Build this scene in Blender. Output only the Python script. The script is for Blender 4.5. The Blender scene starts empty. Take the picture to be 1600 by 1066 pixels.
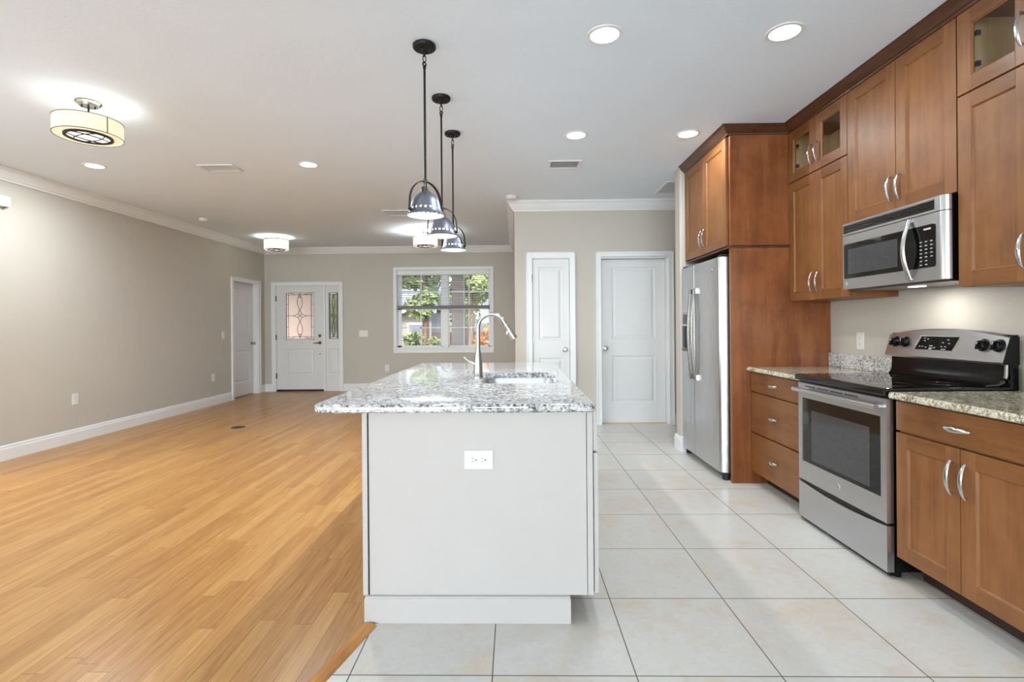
import bpy, bmesh, math, random
from mathutils import Vector, Matrix
PI = math.pi
random.seed(7)
scene = bpy.context.scene
COL = scene.collection

# ------------------------------------------------------------------ camera, world, lights, exposure
cd = bpy.data.cameras.new('camera'); cam = bpy.data.objects.new('camera', cd); COL.objects.link(cam)
cd.sensor_fit = 'HORIZONTAL'; cd.sensor_width = 36; cd.lens = 18.0
cd.shift_x = 10 / 1600; cd.shift_y = -24 / 1600; cd.clip_start = 0.05; cd.clip_end = 300
YAW = math.atan(13.7 / 800); ROLL = -0.008
cam.matrix_world = Matrix.Translation((0, 0, 1.224)) @ Matrix.Rotation(YAW, 4, 'Z') @ Matrix.Rotation(PI / 2, 4, 'X') @ Matrix.Rotation(ROLL, 4, 'Z')
scene.camera = cam
scene.view_settings.view_transform = 'Standard'; scene.view_settings.look = 'None'
scene.view_settings.gamma = 1.0; scene.view_settings.use_curve_mapping = False
scene.view_settings.exposure = 0.25

world = bpy.data.worlds.new('sky'); scene.world = world; world.use_nodes = True
wn = world.node_tree.nodes; wl = world.node_tree.links
bg = wn['Background']; sky = wn.new('ShaderNodeTexSky')
sky.sky_type = 'NISHITA'; sky.sun_disc = False; sky.sun_elevation = math.radians(48); sky.sun_rotation = math.radians(200)
sky.dust_density = 3.0; sky.air_density = 1.0
wl.new(sky.outputs[0], bg.inputs[0]); bg.inputs[1].default_value = 0.62

def area(name, loc, rot, sx, sy, power, color=(1, 1, 1), shape='RECTANGLE', spread=PI):
    l = bpy.data.lights.new(name, 'AREA'); l.shape = shape; l.size = sx; l.size_y = sy; l.energy = power; l.color = color; l.spread = spread
    o = bpy.data.objects.new(name, l); o.location = loc; o.rotation_euler = rot; COL.objects.link(o); return o
# added area lamps in invented windows behind and left of the camera, tilted upward
DAY = (0.75, 0.895, 1.0)
area('patio_daylight', (-2.4, -7.9, 1.1), (math.radians(124), 0, 0), 3.6, 2.0, 350, DAY)
area('kitchen_window_daylight', (1.0, -7.9, 1.5), (math.radians(108), 0, 0), 1.9, 1.2, 180, DAY)
area('side_window_daylight', (-4.72, -3.6, 1.1), (math.radians(112), 0, -PI / 2 + 0.45), 5.4, 2.0, 12, DAY)
area('living_window_daylight', (-4.72, 1.5, 1.15), (math.radians(98), 0, -PI / 2 + 0.1), 3.6, 1.9, 54, DAY)
sl = bpy.data.lights.new('sun', 'SUN'); sl.energy = 2.3; sl.angle = 0.05; sl.color = (1, 0.95, 0.86)
so = bpy.data.objects.new('sun', sl); so.rotation_euler = (math.radians(42), math.radians(25), 0); COL.objects.link(so)

# ------------------------------------------------------------------ materials
def S(r, g, b):
    f = lambda c: (c / 255 / 12.92) if c / 255 <= 0.04045 else ((c / 255 + 0.055) / 1.055) ** 2.4
    return (f(r), f(g), f(b), 1)
class NT:
    def __init__(self, name):
        self.m = bpy.data.materials.new(name); self.m.use_nodes = True
        self.n = self.m.node_tree.nodes; self.l = self.m.node_tree.links
        self.b = self.n['Principled BSDF']
    def node(self, t, **k):
        nd = self.n.new(t)
        for a, v in k.items(): setattr(nd, a, v)
        return nd
    def set(self, nd, i, v):
        if hasattr(v, 'is_output') or isinstance(v, bpy.types.NodeSocket): self.l.new(v, nd.inputs[i])
        else: nd.inputs[i].default_value = v
    def math(self, op, a, b=0.0):
        nd = self.node('ShaderNodeMath', operation=op); self.set(nd, 0, a); self.set(nd, 1, b); return nd.outputs[0]
    def coord(self): return self.node('ShaderNodeTexCoord').outputs['Object']
    def mapping(self, vec, scale=(1, 1, 1), rot=(0, 0, 0), loc=(0, 0, 0)):
        nd = self.node('ShaderNodeMapping'); self.l.new(vec, nd.inputs[0])
        nd.inputs['Location'].default_value = loc; nd.inputs['Rotation'].default_value = rot; nd.inputs['Scale'].default_value = scale
        return nd.outputs[0]
    def noise(self, vec, scale, detail=4, rough=0.55, dist=0.0):
        nd = self.node('ShaderNodeTexNoise'); self.l.new(vec, nd.inputs['Vector'])
        nd.inputs['Scale'].default_value = scale; nd.inputs['Detail'].default_value = detail
        nd.inputs['Roughness'].default_value = rough; nd.inputs['Distortion'].default_value = dist
        return nd.outputs[0]
    def ramp(self, fac, stops, interp='LINEAR'):
        nd = self.node('ShaderNodeValToRGB'); nd.color_ramp.interpolation = interp
        e = nd.color_ramp.elements
        while len(e) < len(stops): e.new(0.5)
        for i, (p, c) in enumerate(stops): e[i].position = p; e[i].color = c
        self.l.new(fac, nd.inputs[0]); return nd.outputs[0]
    def mix(self, fac, a, b, blend='MIX'):
        nd = self.node('ShaderNodeMix', data_type='RGBA', blend_type=blend)
        for i, v in ((0, fac), (6, a), (7, b)): self.set(nd, i, v)
        return nd.outputs[2]
    def bump(self, h, strength=0.2, dist=0.002):
        nd = self.node('ShaderNodeBump'); nd.inputs['Strength'].default_value = strength; nd.inputs['Distance'].default_value = dist
        self.l.new(h, nd.inputs['Height']); self.l.new(nd.outputs[0], self.b.inputs['Normal'])
    def out(self, color=None, rough=0.5, metal=0.0, spec=0.5):
        if color is not None: self.set(self.b, 'Base Color', color)
        self.set(self.b, 'Roughness', rough); self.set(self.b, 'Metallic', metal); self.set(self.b, 'Specular IOR Level', spec)
        return self.m

def paint(name, c, rough=0.5, var=0.03, scale=6, bump=0.0, bscale=120, spec=0.5):
    t = NT(name); v = t.coord(); n = t.noise(v, scale, 3)
    d = tuple(x * (1 - var) for x in c[:3]) + (1,); e = tuple(min(1, x * (1 + var)) for x in c[:3]) + (1,)
    col = t.ramp(n, [(0.3, d), (0.7, e)])
    if bump: t.bump(t.noise(v, bscale, 3), bump, 0.002)
    return t.out(col, rough, 0, spec)
def metal(name, c, rough=0.25, brush=None, var=0.1):
    t = NT(name); v = t.coord()
    if brush:
        n = t.noise(t.mapping(v, brush), 1.0, 4, 0.6)
        col = t.ramp(n, [(0.3, tuple(x * (1 - var) for x in c[:3]) + (1,)), (0.7, c)])
        r = t.math('MULTIPLY_ADD', n, 0.14); t.n[-1] if False else None
        r = t.math('ADD', t.math('MULTIPLY', n, 0.12), rough - 0.06)
        t.bump(n, 0.02, 0.0005)
        return t.out(col, r, 1.0)
    n = t.noise(v, 40, 2)
    return t.out(t.ramp(n, [(0.3, tuple(x * 0.95 for x in c[:3]) + (1,)), (0.7, c)]), rough, 1.0)
def emit(name, c, s):
    t = NT(name); n = t.noise(t.coord(), 3, 1)
    t.set(t.b, 'Emission Color', t.ramp(n, [(0, c), (1, c)])); t.b.inputs['Emission Strength'].default_value = s
    return t.out(c, 0.5)
def wood(name, axis, dark, mid, light, rough=0.35, scale=1.0, blotch=0.35):
    t = NT(name); v = t.coord()
    sc = {'z': (22, 22, 1.6), 'y': (22, 1.6, 22), 'x': (1.6, 22, 22)}[axis]
    g = t.noise(t.mapping(v, tuple(s * scale for s in sc)), 1.0, 6, 0.6, 0.6)
    fine = t.noise(t.mapping(v, tuple(s * 6 * scale for s in sc)), 1.0, 3, 0.6)
    bl = t.noise(v, 5, 4, 0.6)
    f = t.math('ADD', t.math('ADD', t.math('MULTIPLY', g, 0.5), t.math('MULTIPLY', fine, 0.18)), t.math('MULTIPLY', bl, blotch))
    col = t.ramp(f, [(0.36, dark), (0.52, mid), (0.68, light)])
    t.bump(fine, 0.04, 0.001)
    return t.out(col, rough)

M = {}
M['wall'] = paint('greige wall paint', S(198, 191, 181), 0.6, 0.015, 2, 0.12, 160, 0.3)
M['ceil'] = paint('white textured ceiling paint', S(232, 241, 250), 0.8, 0.01, 3, 0.5, 45, 0.2)
M['trim'] = paint('white trim paint', S(235, 235, 235), 0.35, 0.01)
M['door'] = paint('white door paint', S(226, 225, 225), 0.4, 0.01)
M['island'] = paint('pale grey island paint', S(186, 181, 178), 0.45, 0.01)
M['plastic'] = paint('white plastic', S(230, 229, 228), 0.3, 0.01)
M['slot'] = paint('dark slot', S(40, 40, 42), 0.5, 0.05)
M['cab'] = wood('brown maple cabinet vertical', 'z', S(104, 62, 28), S(124, 77, 37), S(140, 91, 48), 0.42, 1.0, 0.5)
M['cabh'] = wood('brown maple cabinet horizontal', 'y', S(97, 56, 25), S(115, 70, 33), S(131, 84, 42), 0.35, 1.0, 0.5)
M['panel'] = wood('reddish cherry side panel', 'z', S(96, 50, 25), S(124, 69, 36), S(144, 87, 48), 0.3, 0.8, 0.45)
M['cabin'] = wood('pale maple cabinet interior', 'z', S(204, 176, 128), S(220, 194, 148), S(232, 210, 168), 0.5)
M['crownw'] = wood('dark brown cabinet crown', 'y', S(62, 36, 20), S(84, 51, 30), S(104, 66, 40))
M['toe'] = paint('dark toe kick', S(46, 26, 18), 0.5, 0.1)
M['steel'] = metal('brushed stainless steel', S(200, 200, 202), 0.27, (3, 3, 700), 0.04)
M['steelh'] = metal('brushed stainless steel horizontal', S(200, 200, 202), 0.3, (700, 3, 700), 0.04)
M['steelv'] = metal('brushed stainless steel vertical', S(200, 200, 202), 0.28, (700, 700, 3), 0.04)
M['chrome'] = metal('satin chrome', S(204, 203, 200), 0.2)
M['nickel'] = metal('brushed nickel', S(168, 166, 163), 0.26)
M['darkmetal'] = metal('aged dark nickel', S(110, 105, 100), 0.3)
M['bronze'] = paint('dark bronze', S(24, 23, 24), 0.42, 0.1, spec=0.3)
M['bronzebrown'] = paint('brown bronze', S(70, 58, 44), 0.4, 0.1)
M['black'] = paint('black enamel', S(12, 12, 13), 0.16, 0.05, spec=0.3)
M['blackglass'] = paint('black ceramic glass', S(8, 8, 9), 0.04, 0.05, spec=0.6)
M['ovenwin'] = paint('smoked oven window', S(66, 66, 68), 0.08, 0.12, 60, spec=0.6)
M['display'] = paint('dark display glass', S(9, 9, 10), 0.38, 0.05, spec=0.15)
M['ventgrey'] = paint('pale grey vent blades', S(168, 168, 168), 0.5, 0.02)
M['shadegrey'] = metal('gunmetal pendant shade', S(146, 150, 164), 0.4)
M['enamel'] = paint('white enamel lining', S(245, 245, 245), 0.3, 0.01)
M['mark'] = paint('pale grey printed marks', S(190, 190, 190), 0.5, 0.02)
M['lens'] = emit('lit downlight lens', (1, 0.98, 0.95, 1), 6.0)
M['bulb'] = emit('lit bulb', (1, 0.97, 0.92, 1), 30.0)
M['rubber'] = paint('dark rubber', S(28, 28, 30), 0.6, 0.1)
M['grout'] = paint('grey vent metal', S(112, 112, 113), 0.5, 0.02)

def drum_mat(name, e):
    t = NT(name); v = t.coord()
    n = t.noise(t.mapping(v, (140, 140, 30)), 1.0, 3)
    c = t.ramp(n, [(0.3, S(240, 230, 194)), (0.7, S(248, 241, 214))])
    t.set(t.b, 'Emission Color', c); t.b.inputs['Emission Strength'].default_value = e
    return t.out(t.ramp(n, [(0.3, S(200, 190, 160)), (0.7, S(215, 205, 175))]), 0.8)
M['drum'] = drum_mat('lit cream drum fabric', 0.56)
M['drumlit'] = drum_mat('brightly lit cream drum fabric', 1.25)
M['drumglass'] = emit('lit frosted drum glass', S(255, 250, 236), 1.25)

def floor_wood():
    t = NT('oak strip floor'); v = t.coord()
    sep = t.node('ShaderNodeSeparateXYZ'); t.l.new(v, sep.inputs[0])
    W, L = 0.0766, 1.05
    xr = t.math('DIVIDE', sep.outputs[0], W); row = t.math('FLOOR', xr); fx = t.math('FRACT', xr)
    wn1 = t.node('ShaderNodeTexWhiteNoise', noise_dimensions='1D'); t.l.new(row, wn1.inputs['W'])
    yr = t.math('ADD', t.math('DIVIDE', sep.outputs[1], L), t.math('MULTIPLY', wn1.outputs[0], 7.3)); pid = t.math('FLOOR', yr); fy = t.math('FRACT', yr)
    cmb = t.node('ShaderNodeCombineXYZ'); t.l.new(row, cmb.inputs[0]); t.l.new(pid, cmb.inputs[1])
    wn2 = t.node('ShaderNodeTexWhiteNoise', noise_dimensions='2D'); t.l.new(cmb.outputs[0], wn2.inputs['Vector'])
    off = t.node('ShaderNodeVectorMath', operation='ADD'); t.l.new(v, off.inputs[0])
    sc = t.node('ShaderNodeVectorMath', operation='SCALE'); t.l.new(wn2.outputs[1], sc.inputs[0]); sc.inputs['Scale'].default_value = 9.0
    t.l.new(sc.outputs[0], off.inputs[1])
    g = t.noise(t.mapping(off.outputs[0], (34, 2.2, 1)), 1.0, 6, 0.6, 1.2)
    fine = t.noise(t.mapping(off.outputs[0], (190, 7, 1)), 1.0, 4, 0.6)
    f = t.math('ADD', t.math('ADD', t.math('ADD', t.math('MULTIPLY', wn2.outputs[0], 0.17), 0.0), t.math('MULTIPLY', g, 0.55)), t.math('MULTIPLY', fine, 0.38))
    col = t.ramp(f, [(0.3, S(138, 90, 42)), (0.5, S(173, 122, 66)), (0.6, S(185, 136, 77)), (0.8, S(202, 158, 98))])
    e1 = t.math('LESS_THAN', fx, 0.022); e2 = t.math('LESS_THAN', fy, 0.0022)
    seam = t.math('MAXIMUM', e1, e2)
    col = t.mix(t.math('MULTIPLY', seam, 0.75), col, S(84, 46, 20))
    t.bump(t.math('SUBTRACT', t.math('MULTIPLY', fine, 0.15), seam), 0.06, 0.001)
    return t.out(col, t.math('ADD', t.math('MULTIPLY', fine, 0.12), 0.24), 0, 0.4)
M['floorwood'] = floor_wood()
def floor_tile():
    t = NT('cream marble look floor tile'); v = t.coord()
    sep = t.node('ShaderNodeSeparateXYZ'); t.l.new(v, sep.inputs[0])
    xr = t.math('DIVIDE', t.math('SUBTRACT', sep.outputs[0], 0.4155), 0.502); yr = t.math('DIVIDE', t.math('SUBTRACT', sep.outputs[1], 1.79), 0.508)
    fx = t.math('FRACT', t.math('ADD', xr, 50)); fy = t.math('FRACT', t.math('ADD', yr, 50))
    cmb = t.node('ShaderNodeCombineXYZ'); t.l.new(t.math('FLOOR', xr), cmb.inputs[0]); t.l.new(t.math('FLOOR', yr), cmb.inputs[1])
    w2 = t.node('ShaderNodeTexWhiteNoise', noise_dimensions='2D'); t.l.new(cmb.outputs[0], w2.inputs['Vector'])
    sc = t.node('ShaderNodeVectorMath', operation='SCALE'); t.l.new(w2.outputs[1], sc.inputs[0]); sc.inputs['Scale'].default_value = 20.0
    off = t.node('ShaderNodeVectorMath', operation='ADD'); t.l.new(v, off.inputs[0]); t.l.new(sc.outputs[0], off.inputs[1])
    n1 = t.noise(off.outputs[0], 3.2, 6, 0.6, 0.5); n2 = t.noise(off.outputs[0], 18, 5, 0.65, 1.5)
    col = t.ramp(n1, [(0.36, S(206, 204, 200)), (0.5, S(208, 204, 197)), (0.62, S(205, 188, 166))])
    col = t.mix(t.math('MULTIPLY', t.math('GREATER_THAN', n2, 0.63), 0.3), col, S(150, 146, 138))
    col = t.mix(0.5, col, t.ramp(n2, [(0.3, S(196, 191, 183)), (0.65, S(214, 211, 206))]))
    g = 0.0085
    gx = t.math('MAXIMUM', t.math('LESS_THAN', fx, g / 2), t.math('GREATER_THAN', fx, 1 - g / 2))
    gy = t.math('MAXIMUM', t.math('LESS_THAN', fy, g / 2), t.math('GREATER_THAN', fy, 1 - g / 2))
    gr = t.math('MAXIMUM', gx, gy)
    col = t.mix(gr, col, S(92, 84, 74))
    t.bump(t.math('SUBTRACT', t.math('MULTIPLY', n2, 0.1), gr), 0.15, 0.001)
    return t.out(col, t.math('ADD', t.math('MULTIPLY', gr, 0.5), 0.28), 0, 0.45)
M['floortile'] = floor_tile()
def granite(name, stops, s1=55, s2=14, specks=0.0, speckc=S(60, 50, 45), rough=0.06, mixf=0.45):
    t = NT(name); v = t.coord()
    n1 = t.noise(v, s1, 8, 0.72, 0.8); n2 = t.noise(v, s2, 5, 0.6, 1.0)
    vo = t.node('ShaderNodeTexVoronoi'); t.l.new(v, vo.inputs['Vector']); vo.inputs['Scale'].default_value = s1 * 2.2
    sx = t.node('ShaderNodeSeparateColor'); t.l.new(vo.outputs['Color'], sx.inputs[0])
    f = t.math('ADD', t.math('ADD', t.math('MULTIPLY', n1, 0.62), t.math('MULTIPLY', n2, 0.25)), t.math('MULTIPLY', sx.outputs[0], 0.13))
    col = t.ramp(f, stops)
    if specks: col = t.mix(t.math('MULTIPLY', t.math('GREATER_THAN', sx.outputs[1], 1 - specks), 0.8), col, speckc)
    return t.out(col, rough, 0, 0.85)
M['granite'] = granite('white grey granite', [(0.37, S(40, 40, 43)), (0.435, S(112, 112, 114)), (0.495, S(178, 178, 179)), (0.58, S(214, 214, 214))], 58, 15, 0.02)
M['granite2'] = granite('beige speckled granite', [(0.36, S(58, 52, 46)), (0.43, S(134, 122, 98)), (0.50, S(186, 178, 152)), (0.60, S(224, 219, 202))], 60, 12, 0.05, S(120, 96, 74))

def glass(name, tint=(1, 1, 1, 1), base=0.003, rough=0.0):
    t = NT(name); t.n.remove(t.b)
    tr = t.node('ShaderNodeBsdfTransparent'); gl = t.node('ShaderNodeBsdfGlossy'); mx = t.node('ShaderNodeMixShader'); fr = t.node('ShaderNodeLayerWeight')
    n = t.noise(t.coord(), 2, 1)
    t.l.new(t.ramp(n, [(0, tint), (1, tint)]), tr.inputs[0]); gl.inputs['Roughness'].default_value = rough; fr.inputs[0].default_value = 0.5
    t.l.new(t.math('ADD', t.math('MULTIPLY', t.math('POWER', fr.outputs[1], 5.0), 0.8), base), mx.inputs[0]); t.l.new(tr.outputs[0], mx.inputs[1]); t.l.new(gl.outputs[0], mx.inputs[2])
    t.l.new(mx.outputs[0], t.n['Material Output'].inputs[0]); return t.m
M['pane'] = glass('clear window glass')
M['cabglass'] = glass('clear cabinet glass', (0.985, 0.985, 0.98, 1), 0.03)
def leaded():
    t = NT('rippled leaded glass'); v = t.coord()
    n = t.noise(v, 55, 3, 0.6)
    t.b.inputs['Transmission Weight'].default_value = 0.9; t.b.inputs['IOR'].default_value = 1.12
    t.bump(n, 0.5, 0.004)
    return t.out(t.ramp(n, [(0.3, S(236, 230, 224)), (0.7, S(250, 246, 242))]), 0.22)
M['leaded'] = leaded()

def leafmat(name, a, b):
    t = NT(name); n = t.noise(t.coord(), 1.7, 4, 0.7)
    return t.out(t.ramp(n, [(0.3, a), (0.7, b)]), 0.7)
M['leaf'] = leafmat('green leaves', S(96, 112, 66), S(172, 186, 124))
M['leafd'] = leafmat('deep green leaves', S(76, 88, 58), S(140, 152, 104))
M['orange'] = leafmat('orange leaves', S(190, 120, 60), S(222, 164, 100))
M['bark'] = wood('tree bark', 'z', S(84, 68, 56), S(118, 100, 86), S(150, 132, 116), 0.9)
M['grass'] = leafmat('lawn', S(84, 88, 62), S(116, 114, 84))
M['siding'] = paint('pale blue grey siding', S(150, 144, 138), 0.7, 0.05)
M['brick'] = paint('pinkish porch brick', S(216, 198, 188), 0.8, 0.06, 18)
M['roof'] = paint('grey roof shingles', S(120, 124, 136), 0.85, 0.15, 12)
M['fencew'] = wood('weathered fence boards', 'z', S(74, 62, 54), S(100, 86, 76), S(120, 106, 94), 0.9)
M['concrete'] = paint('porch concrete', S(178, 172, 164), 0.8, 0.05)

# ------------------------------------------------------------------ mesh helpers
class MB:
    def __init__(self, T=None): self.bm = bmesh.new(); self.T = T; self.mi = 0
    def _v(self, p): return self.bm.verts.new(self.T(*p) if self.T else p)
    def face(self, vs):
        try:
            f = self.bm.faces.new(vs); f.material_index = self.mi; return f
        except ValueError: return None
    def box(self, x0, x1, y0, y1, z0, z1):
        v = [self._v((x, y, z)) for x in (x0, x1) for y in (y0, y1) for z in (z0, z1)]
        for q in ((0, 1, 3, 2), (4, 6, 7, 5), (0, 4, 5, 1), (2, 3, 7, 6), (0, 2, 6, 4), (1, 5, 7, 3)): self.face([v[i] for i in q])
        return self
    def prism(self, poly, axis, a0, a1):
        f = {'x': lambda p, a: (a, p[0], p[1]), 'y': lambda p, a: (p[0], a, p[1]), 'z': lambda p, a: (p[0], p[1], a)}[axis]
        A = [self._v(f(p, a0)) for p in poly]; B = [self._v(f(p, a1)) for p in poly]; n = len(poly)
        self.face(A); self.face(B[::-1])
        for i in range(n): self.face([A[i], A[(i + 1) % n], B[(i + 1) % n], B[i]])
        return self
    def lathe(self, prof, c=(0, 0, 0), seg=32, axis='z', closed=False, cap=True, skip=None):
        rings = []
        for r, h in prof:
            ring = []
            for k in range(seg):
                a = 2 * PI * k / seg; ca, sa = r * math.cos(a), r * math.sin(a)
                p = {'z': (ca, sa, h), 'y': (ca, h, sa), 'x': (h, ca, sa)}[axis]
                ring.append(self._v((c[0] + p[0], c[1] + p[1], c[2] + p[2])))
            rings.append(ring)
        m = len(rings)
        for i in range(m if closed else m - 1):
            A, B = rings[i], rings[(i + 1) % m]
            for k in range(seg):
                if skip and skip(i, k): continue
                self.face([A[k], A[(k + 1) % seg], B[(k + 1) % seg], B[k]])
        if cap and not closed:
            self.face(rings[0][::-1]); self.face(rings[-1])
        return self
    def cyl(self, c, r, d0, d1, axis='z', seg=24): return self.lathe([(r, d0), (r, d1)], c, seg, axis)
    def tube(self, pts, r, seg=8, side=None, closed=False):
        pts = [Vector(p) for p in pts]; n = len(pts); rings = []
        for i, p in enumerate(pts):
            t = (pts[(i + 1) % n] - pts[i - 1]) if closed else (pts[min(i + 1, n - 1)] - pts[max(i - 1, 0)])
            t.normalize()
            s = Vector(side) if side else (Vector((0, 0, 1)) if abs(t.z) < 0.9 else Vector((1, 0, 0)))
            a = (s - t * s.dot(t)).normalized(); b = t.cross(a)
            q = r[i] if isinstance(r, list) else r
            ra, rb = q if isinstance(q, tuple) else (q, q)
            rings.append([self._v(tuple(p + a * (ra * math.cos(2 * PI * k / seg)) + b * (rb * math.sin(2 * PI * k / seg)))) for k in range(seg)])
        for i in range(n if closed else n - 1):
            A, B = rings[i], rings[(i + 1) % n]
            for k in range(seg): self.face([A[k], A[(k + 1) % seg], B[(k + 1) % seg], B[k]])
        if not closed: self.face(rings[0][::-1]); self.face(rings[-1])
        return self
    def mould(self, path, prof):
        # path: XY points; prof: (out, z) with out towards the left of travel
        n = len(path); rings = []
        P = [Vector(p) for p in path]
        for i in range(n):
            ns = []
            if i > 0: d = (P[i] - P[i - 1]).normalized(); ns.append(Vector((-d.y, d.x)))
            if i < n - 1: d = (P[i + 1] - P[i]).normalized(); ns.append(Vector((-d.y, d.x)))
            if len(ns) == 2:
                m = ns[0] + ns[1]; m = m * (2 / m.dot(m)) if m.length > 1e-6 else ns[0]
            else: m = ns[0]
            rings.append([self._v((P[i].x + m.x * o, P[i].y + m.y * o, z)) for o, z in prof])
        k = len(prof)
        for i in range(n - 1):
            for j in range(k): self.face([rings[i][j], rings[i][(j + 1) % k], rings[i + 1][(j + 1) % k], rings[i + 1][j]])
        self.face(rings[0][::-1]); self.face(rings[-1])
        return self

def build(name, mb, mats, parent=None, origin=None, bevel=0.0, smooth=False, bseg=2, **props):
    bm = mb.bm
    bmesh.ops.recalc_face_normals(bm, faces=bm.faces[:])
    if parent is not None: org = Vector(parent['_org'])
    else: org = Vector(origin) if origin is not None else Vector((0, 0, 0))
    bmesh.ops.translate(bm, verts=bm.verts[:], vec=-org)
    me = bpy.data.meshes.new(name); bm.to_mesh(me); bm.free()
    for m in (mats if isinstance(mats, (list, tuple)) else [mats]): me.materials.append(M[m])
    if smooth:
        me.polygons.foreach_set('use_smooth', [True] * len(me.polygons))
        try: me.set_sharp_from_angle(angle=math.radians(40))
        except Exception: pass
    o = bpy.data.objects.new(name, me); COL.objects.link(o)
    if parent is not None: o.parent = parent
    else: o.location = org
    o['_org'] = tuple(org)
    if bevel:
        b = o.modifiers.new('edge', 'BEVEL'); b.width = bevel; b.segments = bseg; b.limit_method = 'ANGLE'; b.angle_limit = math.radians(40)
        b.harden_normals = False
    for k, v in props.items(): o[k] = v
    return o
def thing(name, label, cat, loc, group=None, kind=None):
    o = bpy.data.objects.new(name, None); COL.objects.link(o); o.location = loc; o.empty_display_size = 0.1
    o['label'] = label; o['category'] = cat; o['_org'] = tuple(loc)
    if group: o['group'] = group
    if kind: o['kind'] = kind
    return o
def dup(root, loc, label=None, group=None, rotz=0):
    c = root.copy(); COL.objects.link(c); c.location = loc; c.rotation_euler = (0, 0, rotz)
    if label: c['label'] = label
    if group: c['group'] = group
    def rec(a, b):
        for ch in list(a.children):
            d = ch.copy(); COL.objects.link(d); d.parent = b
            if ch.type == 'LIGHT': d.data = ch.data
            rec(ch, d)
    rec(root, c)
    return c
def struct(name, mb, mats, **k): return build(name, mb, mats, kind='structure', **k)

# ------------------------------------------------------------------ room numbers
XL, YB, YP, XP, XR, CZ = -4.78, 9.72, 6.28, 0.01, 2.42, 2.74
YREAR = -8.0; XH = 3.4; TH = 0.14
BX = [(-0.60, 2.09), (-0.60 - 0.27 * 10.09, YREAR)]       # edge of the wood floor

# floors
mb = MB(); mb.prism([(XL - TH, YREAR - TH), (BX[1][0], YREAR - TH), (BX[0][0], BX[0][1]), (-0.60, 4.4), (-0.30, 6.28), (XP, YB + TH), (XL - TH, YB + TH)], 'z', -0.08, 0.0)
struct('floor', mb, 'floorwood')
mb = MB(); mb.prism([(BX[1][0], YREAR - TH), (XH + TH, YREAR - TH), (XH + TH, YP + 0.3), (-0.02, YP + 0.3), (-0.30, 6.28), (-0.60, 4.4), (BX[0][0], BX[0][1])], 'z', -0.08, 0.0)
struct('floor_tile', mb, 'floortile')
mb = MB(); mb.box(XL - TH, XH + TH, YREAR - TH, YB + TH, CZ, CZ + 0.12); struct('ceiling', mb, 'ceil')

def wall(name, axis, a0, a1, t0, t1, holes=(), z1=CZ, mat='wall'):
    # axis 'x': runs along x between a0,a1 and spans t0..t1 in y
    mb = MB()
    put = (lambda u0, u1, z0, z_1: mb.box(u0, u1, t0, t1, z0, z_1)) if axis == 'x' else (lambda u0, u1, z0, z_1: mb.box(t0, t1, u0, u1, z0, z_1))
    cur = a0
    for (h0, h1, hz0, hz1) in sorted(holes):
        put(cur, h0, 0, z1)
        if hz0 > 0: put(h0, h1, 0, hz0)
        if hz1 < z1: put(h0, h1, hz1, z1)
        cur = h1
    put(cur, a1, 0, z1)
    return struct(name, mb, mat)
LD = (8.63, 9.46, 0.0, 2.045)            # left wall door opening
FD = (-4.575, -3.305, 0.0, 2.04)         # front door opening
WN = (-2.245, -0.452, 0.825, 2.295)      # window opening
D3 = (0.215, 0.690, 0.0, 2.05); D4 = (1.055, 1.885, 0.0, 2.05)
wall('wall_left', 'y', YREAR - TH, YB + TH, XL - TH, XL, [LD, (-6.4, -0.8, 0.0, 2.2), (-0.4, 3.4, 0.0, 2.2)])
wall('wall_back', 'x', XL, XP, YB, YB + TH, [FD, WN])
wall('wall_pantry', 'x', XP, XH + TH, YP, YP + TH, [D3, D4])
wall('wall_side', 'y', YP + TH, YB + TH, XP, XP + TH)
wall('wall_right', 'y', YREAR - TH, 4.955, XR, XR + TH)
mb = MB(); r = 0.02
pr = [(1.60 + r, 4.955), (XH + TH, 4.955), (XH + TH, 5.115), (1.60 + r, 5.115)] + [(1.60 + r - r * math.sin(a), 5.115 - r + r * math.cos(a)) for a in (0.4, 0.8, 1.2, PI / 2)] + [(1.60 + r - r * math.cos(a), 4.955 + r - r * math.sin(a)) for a in (0, 0.4, 0.8, 1.2)]
mb.prism(pr, 'z', 0, CZ); struct('wall_partition', mb, 'wall')
wall('wall_hall', 'y', 5.115, YP, XH, XH + TH)
wall('wall_rear', 'x', XL - TH, XH + TH, YREAR - TH, YREAR, [(-4.3, -0.5, 0.0, 2.2), (0.0, 2.0, 0.9, 2.2)])
wall('wall_nook', 'y', YREAR, 0.3, XH, XH + TH)

# invented glazed openings behind the camera, added to go with the rear lamps
for i, (a, b, z) in enumerate(((-4.3, -0.5, 0.0), (0.0, 2.0, 0.9))):
    mb = MB()
    for x0, x1 in ((a, a + 0.06), (b - 0.06, b), ((a + b) / 2 - 0.04, (a + b) / 2 + 0.04)): mb.box(x0, x1, YREAR - 0.09, YREAR - 0.03, z, 2.2)
    mb.box(a, b, YREAR - 0.09, YREAR - 0.03, z, z + 0.08); mb.box(a, b, YREAR - 0.09, YREAR - 0.03, 2.12, 2.2)
    w = struct('window_%d' % (i + 2), mb, 'trim')
    g = MB(); g.box(a + 0.05, b - 0.05, YREAR - 0.065, YREAR - 0.058, z + 0.07, 2.13); build('glass_pane', g, 'pane', w)

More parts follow.
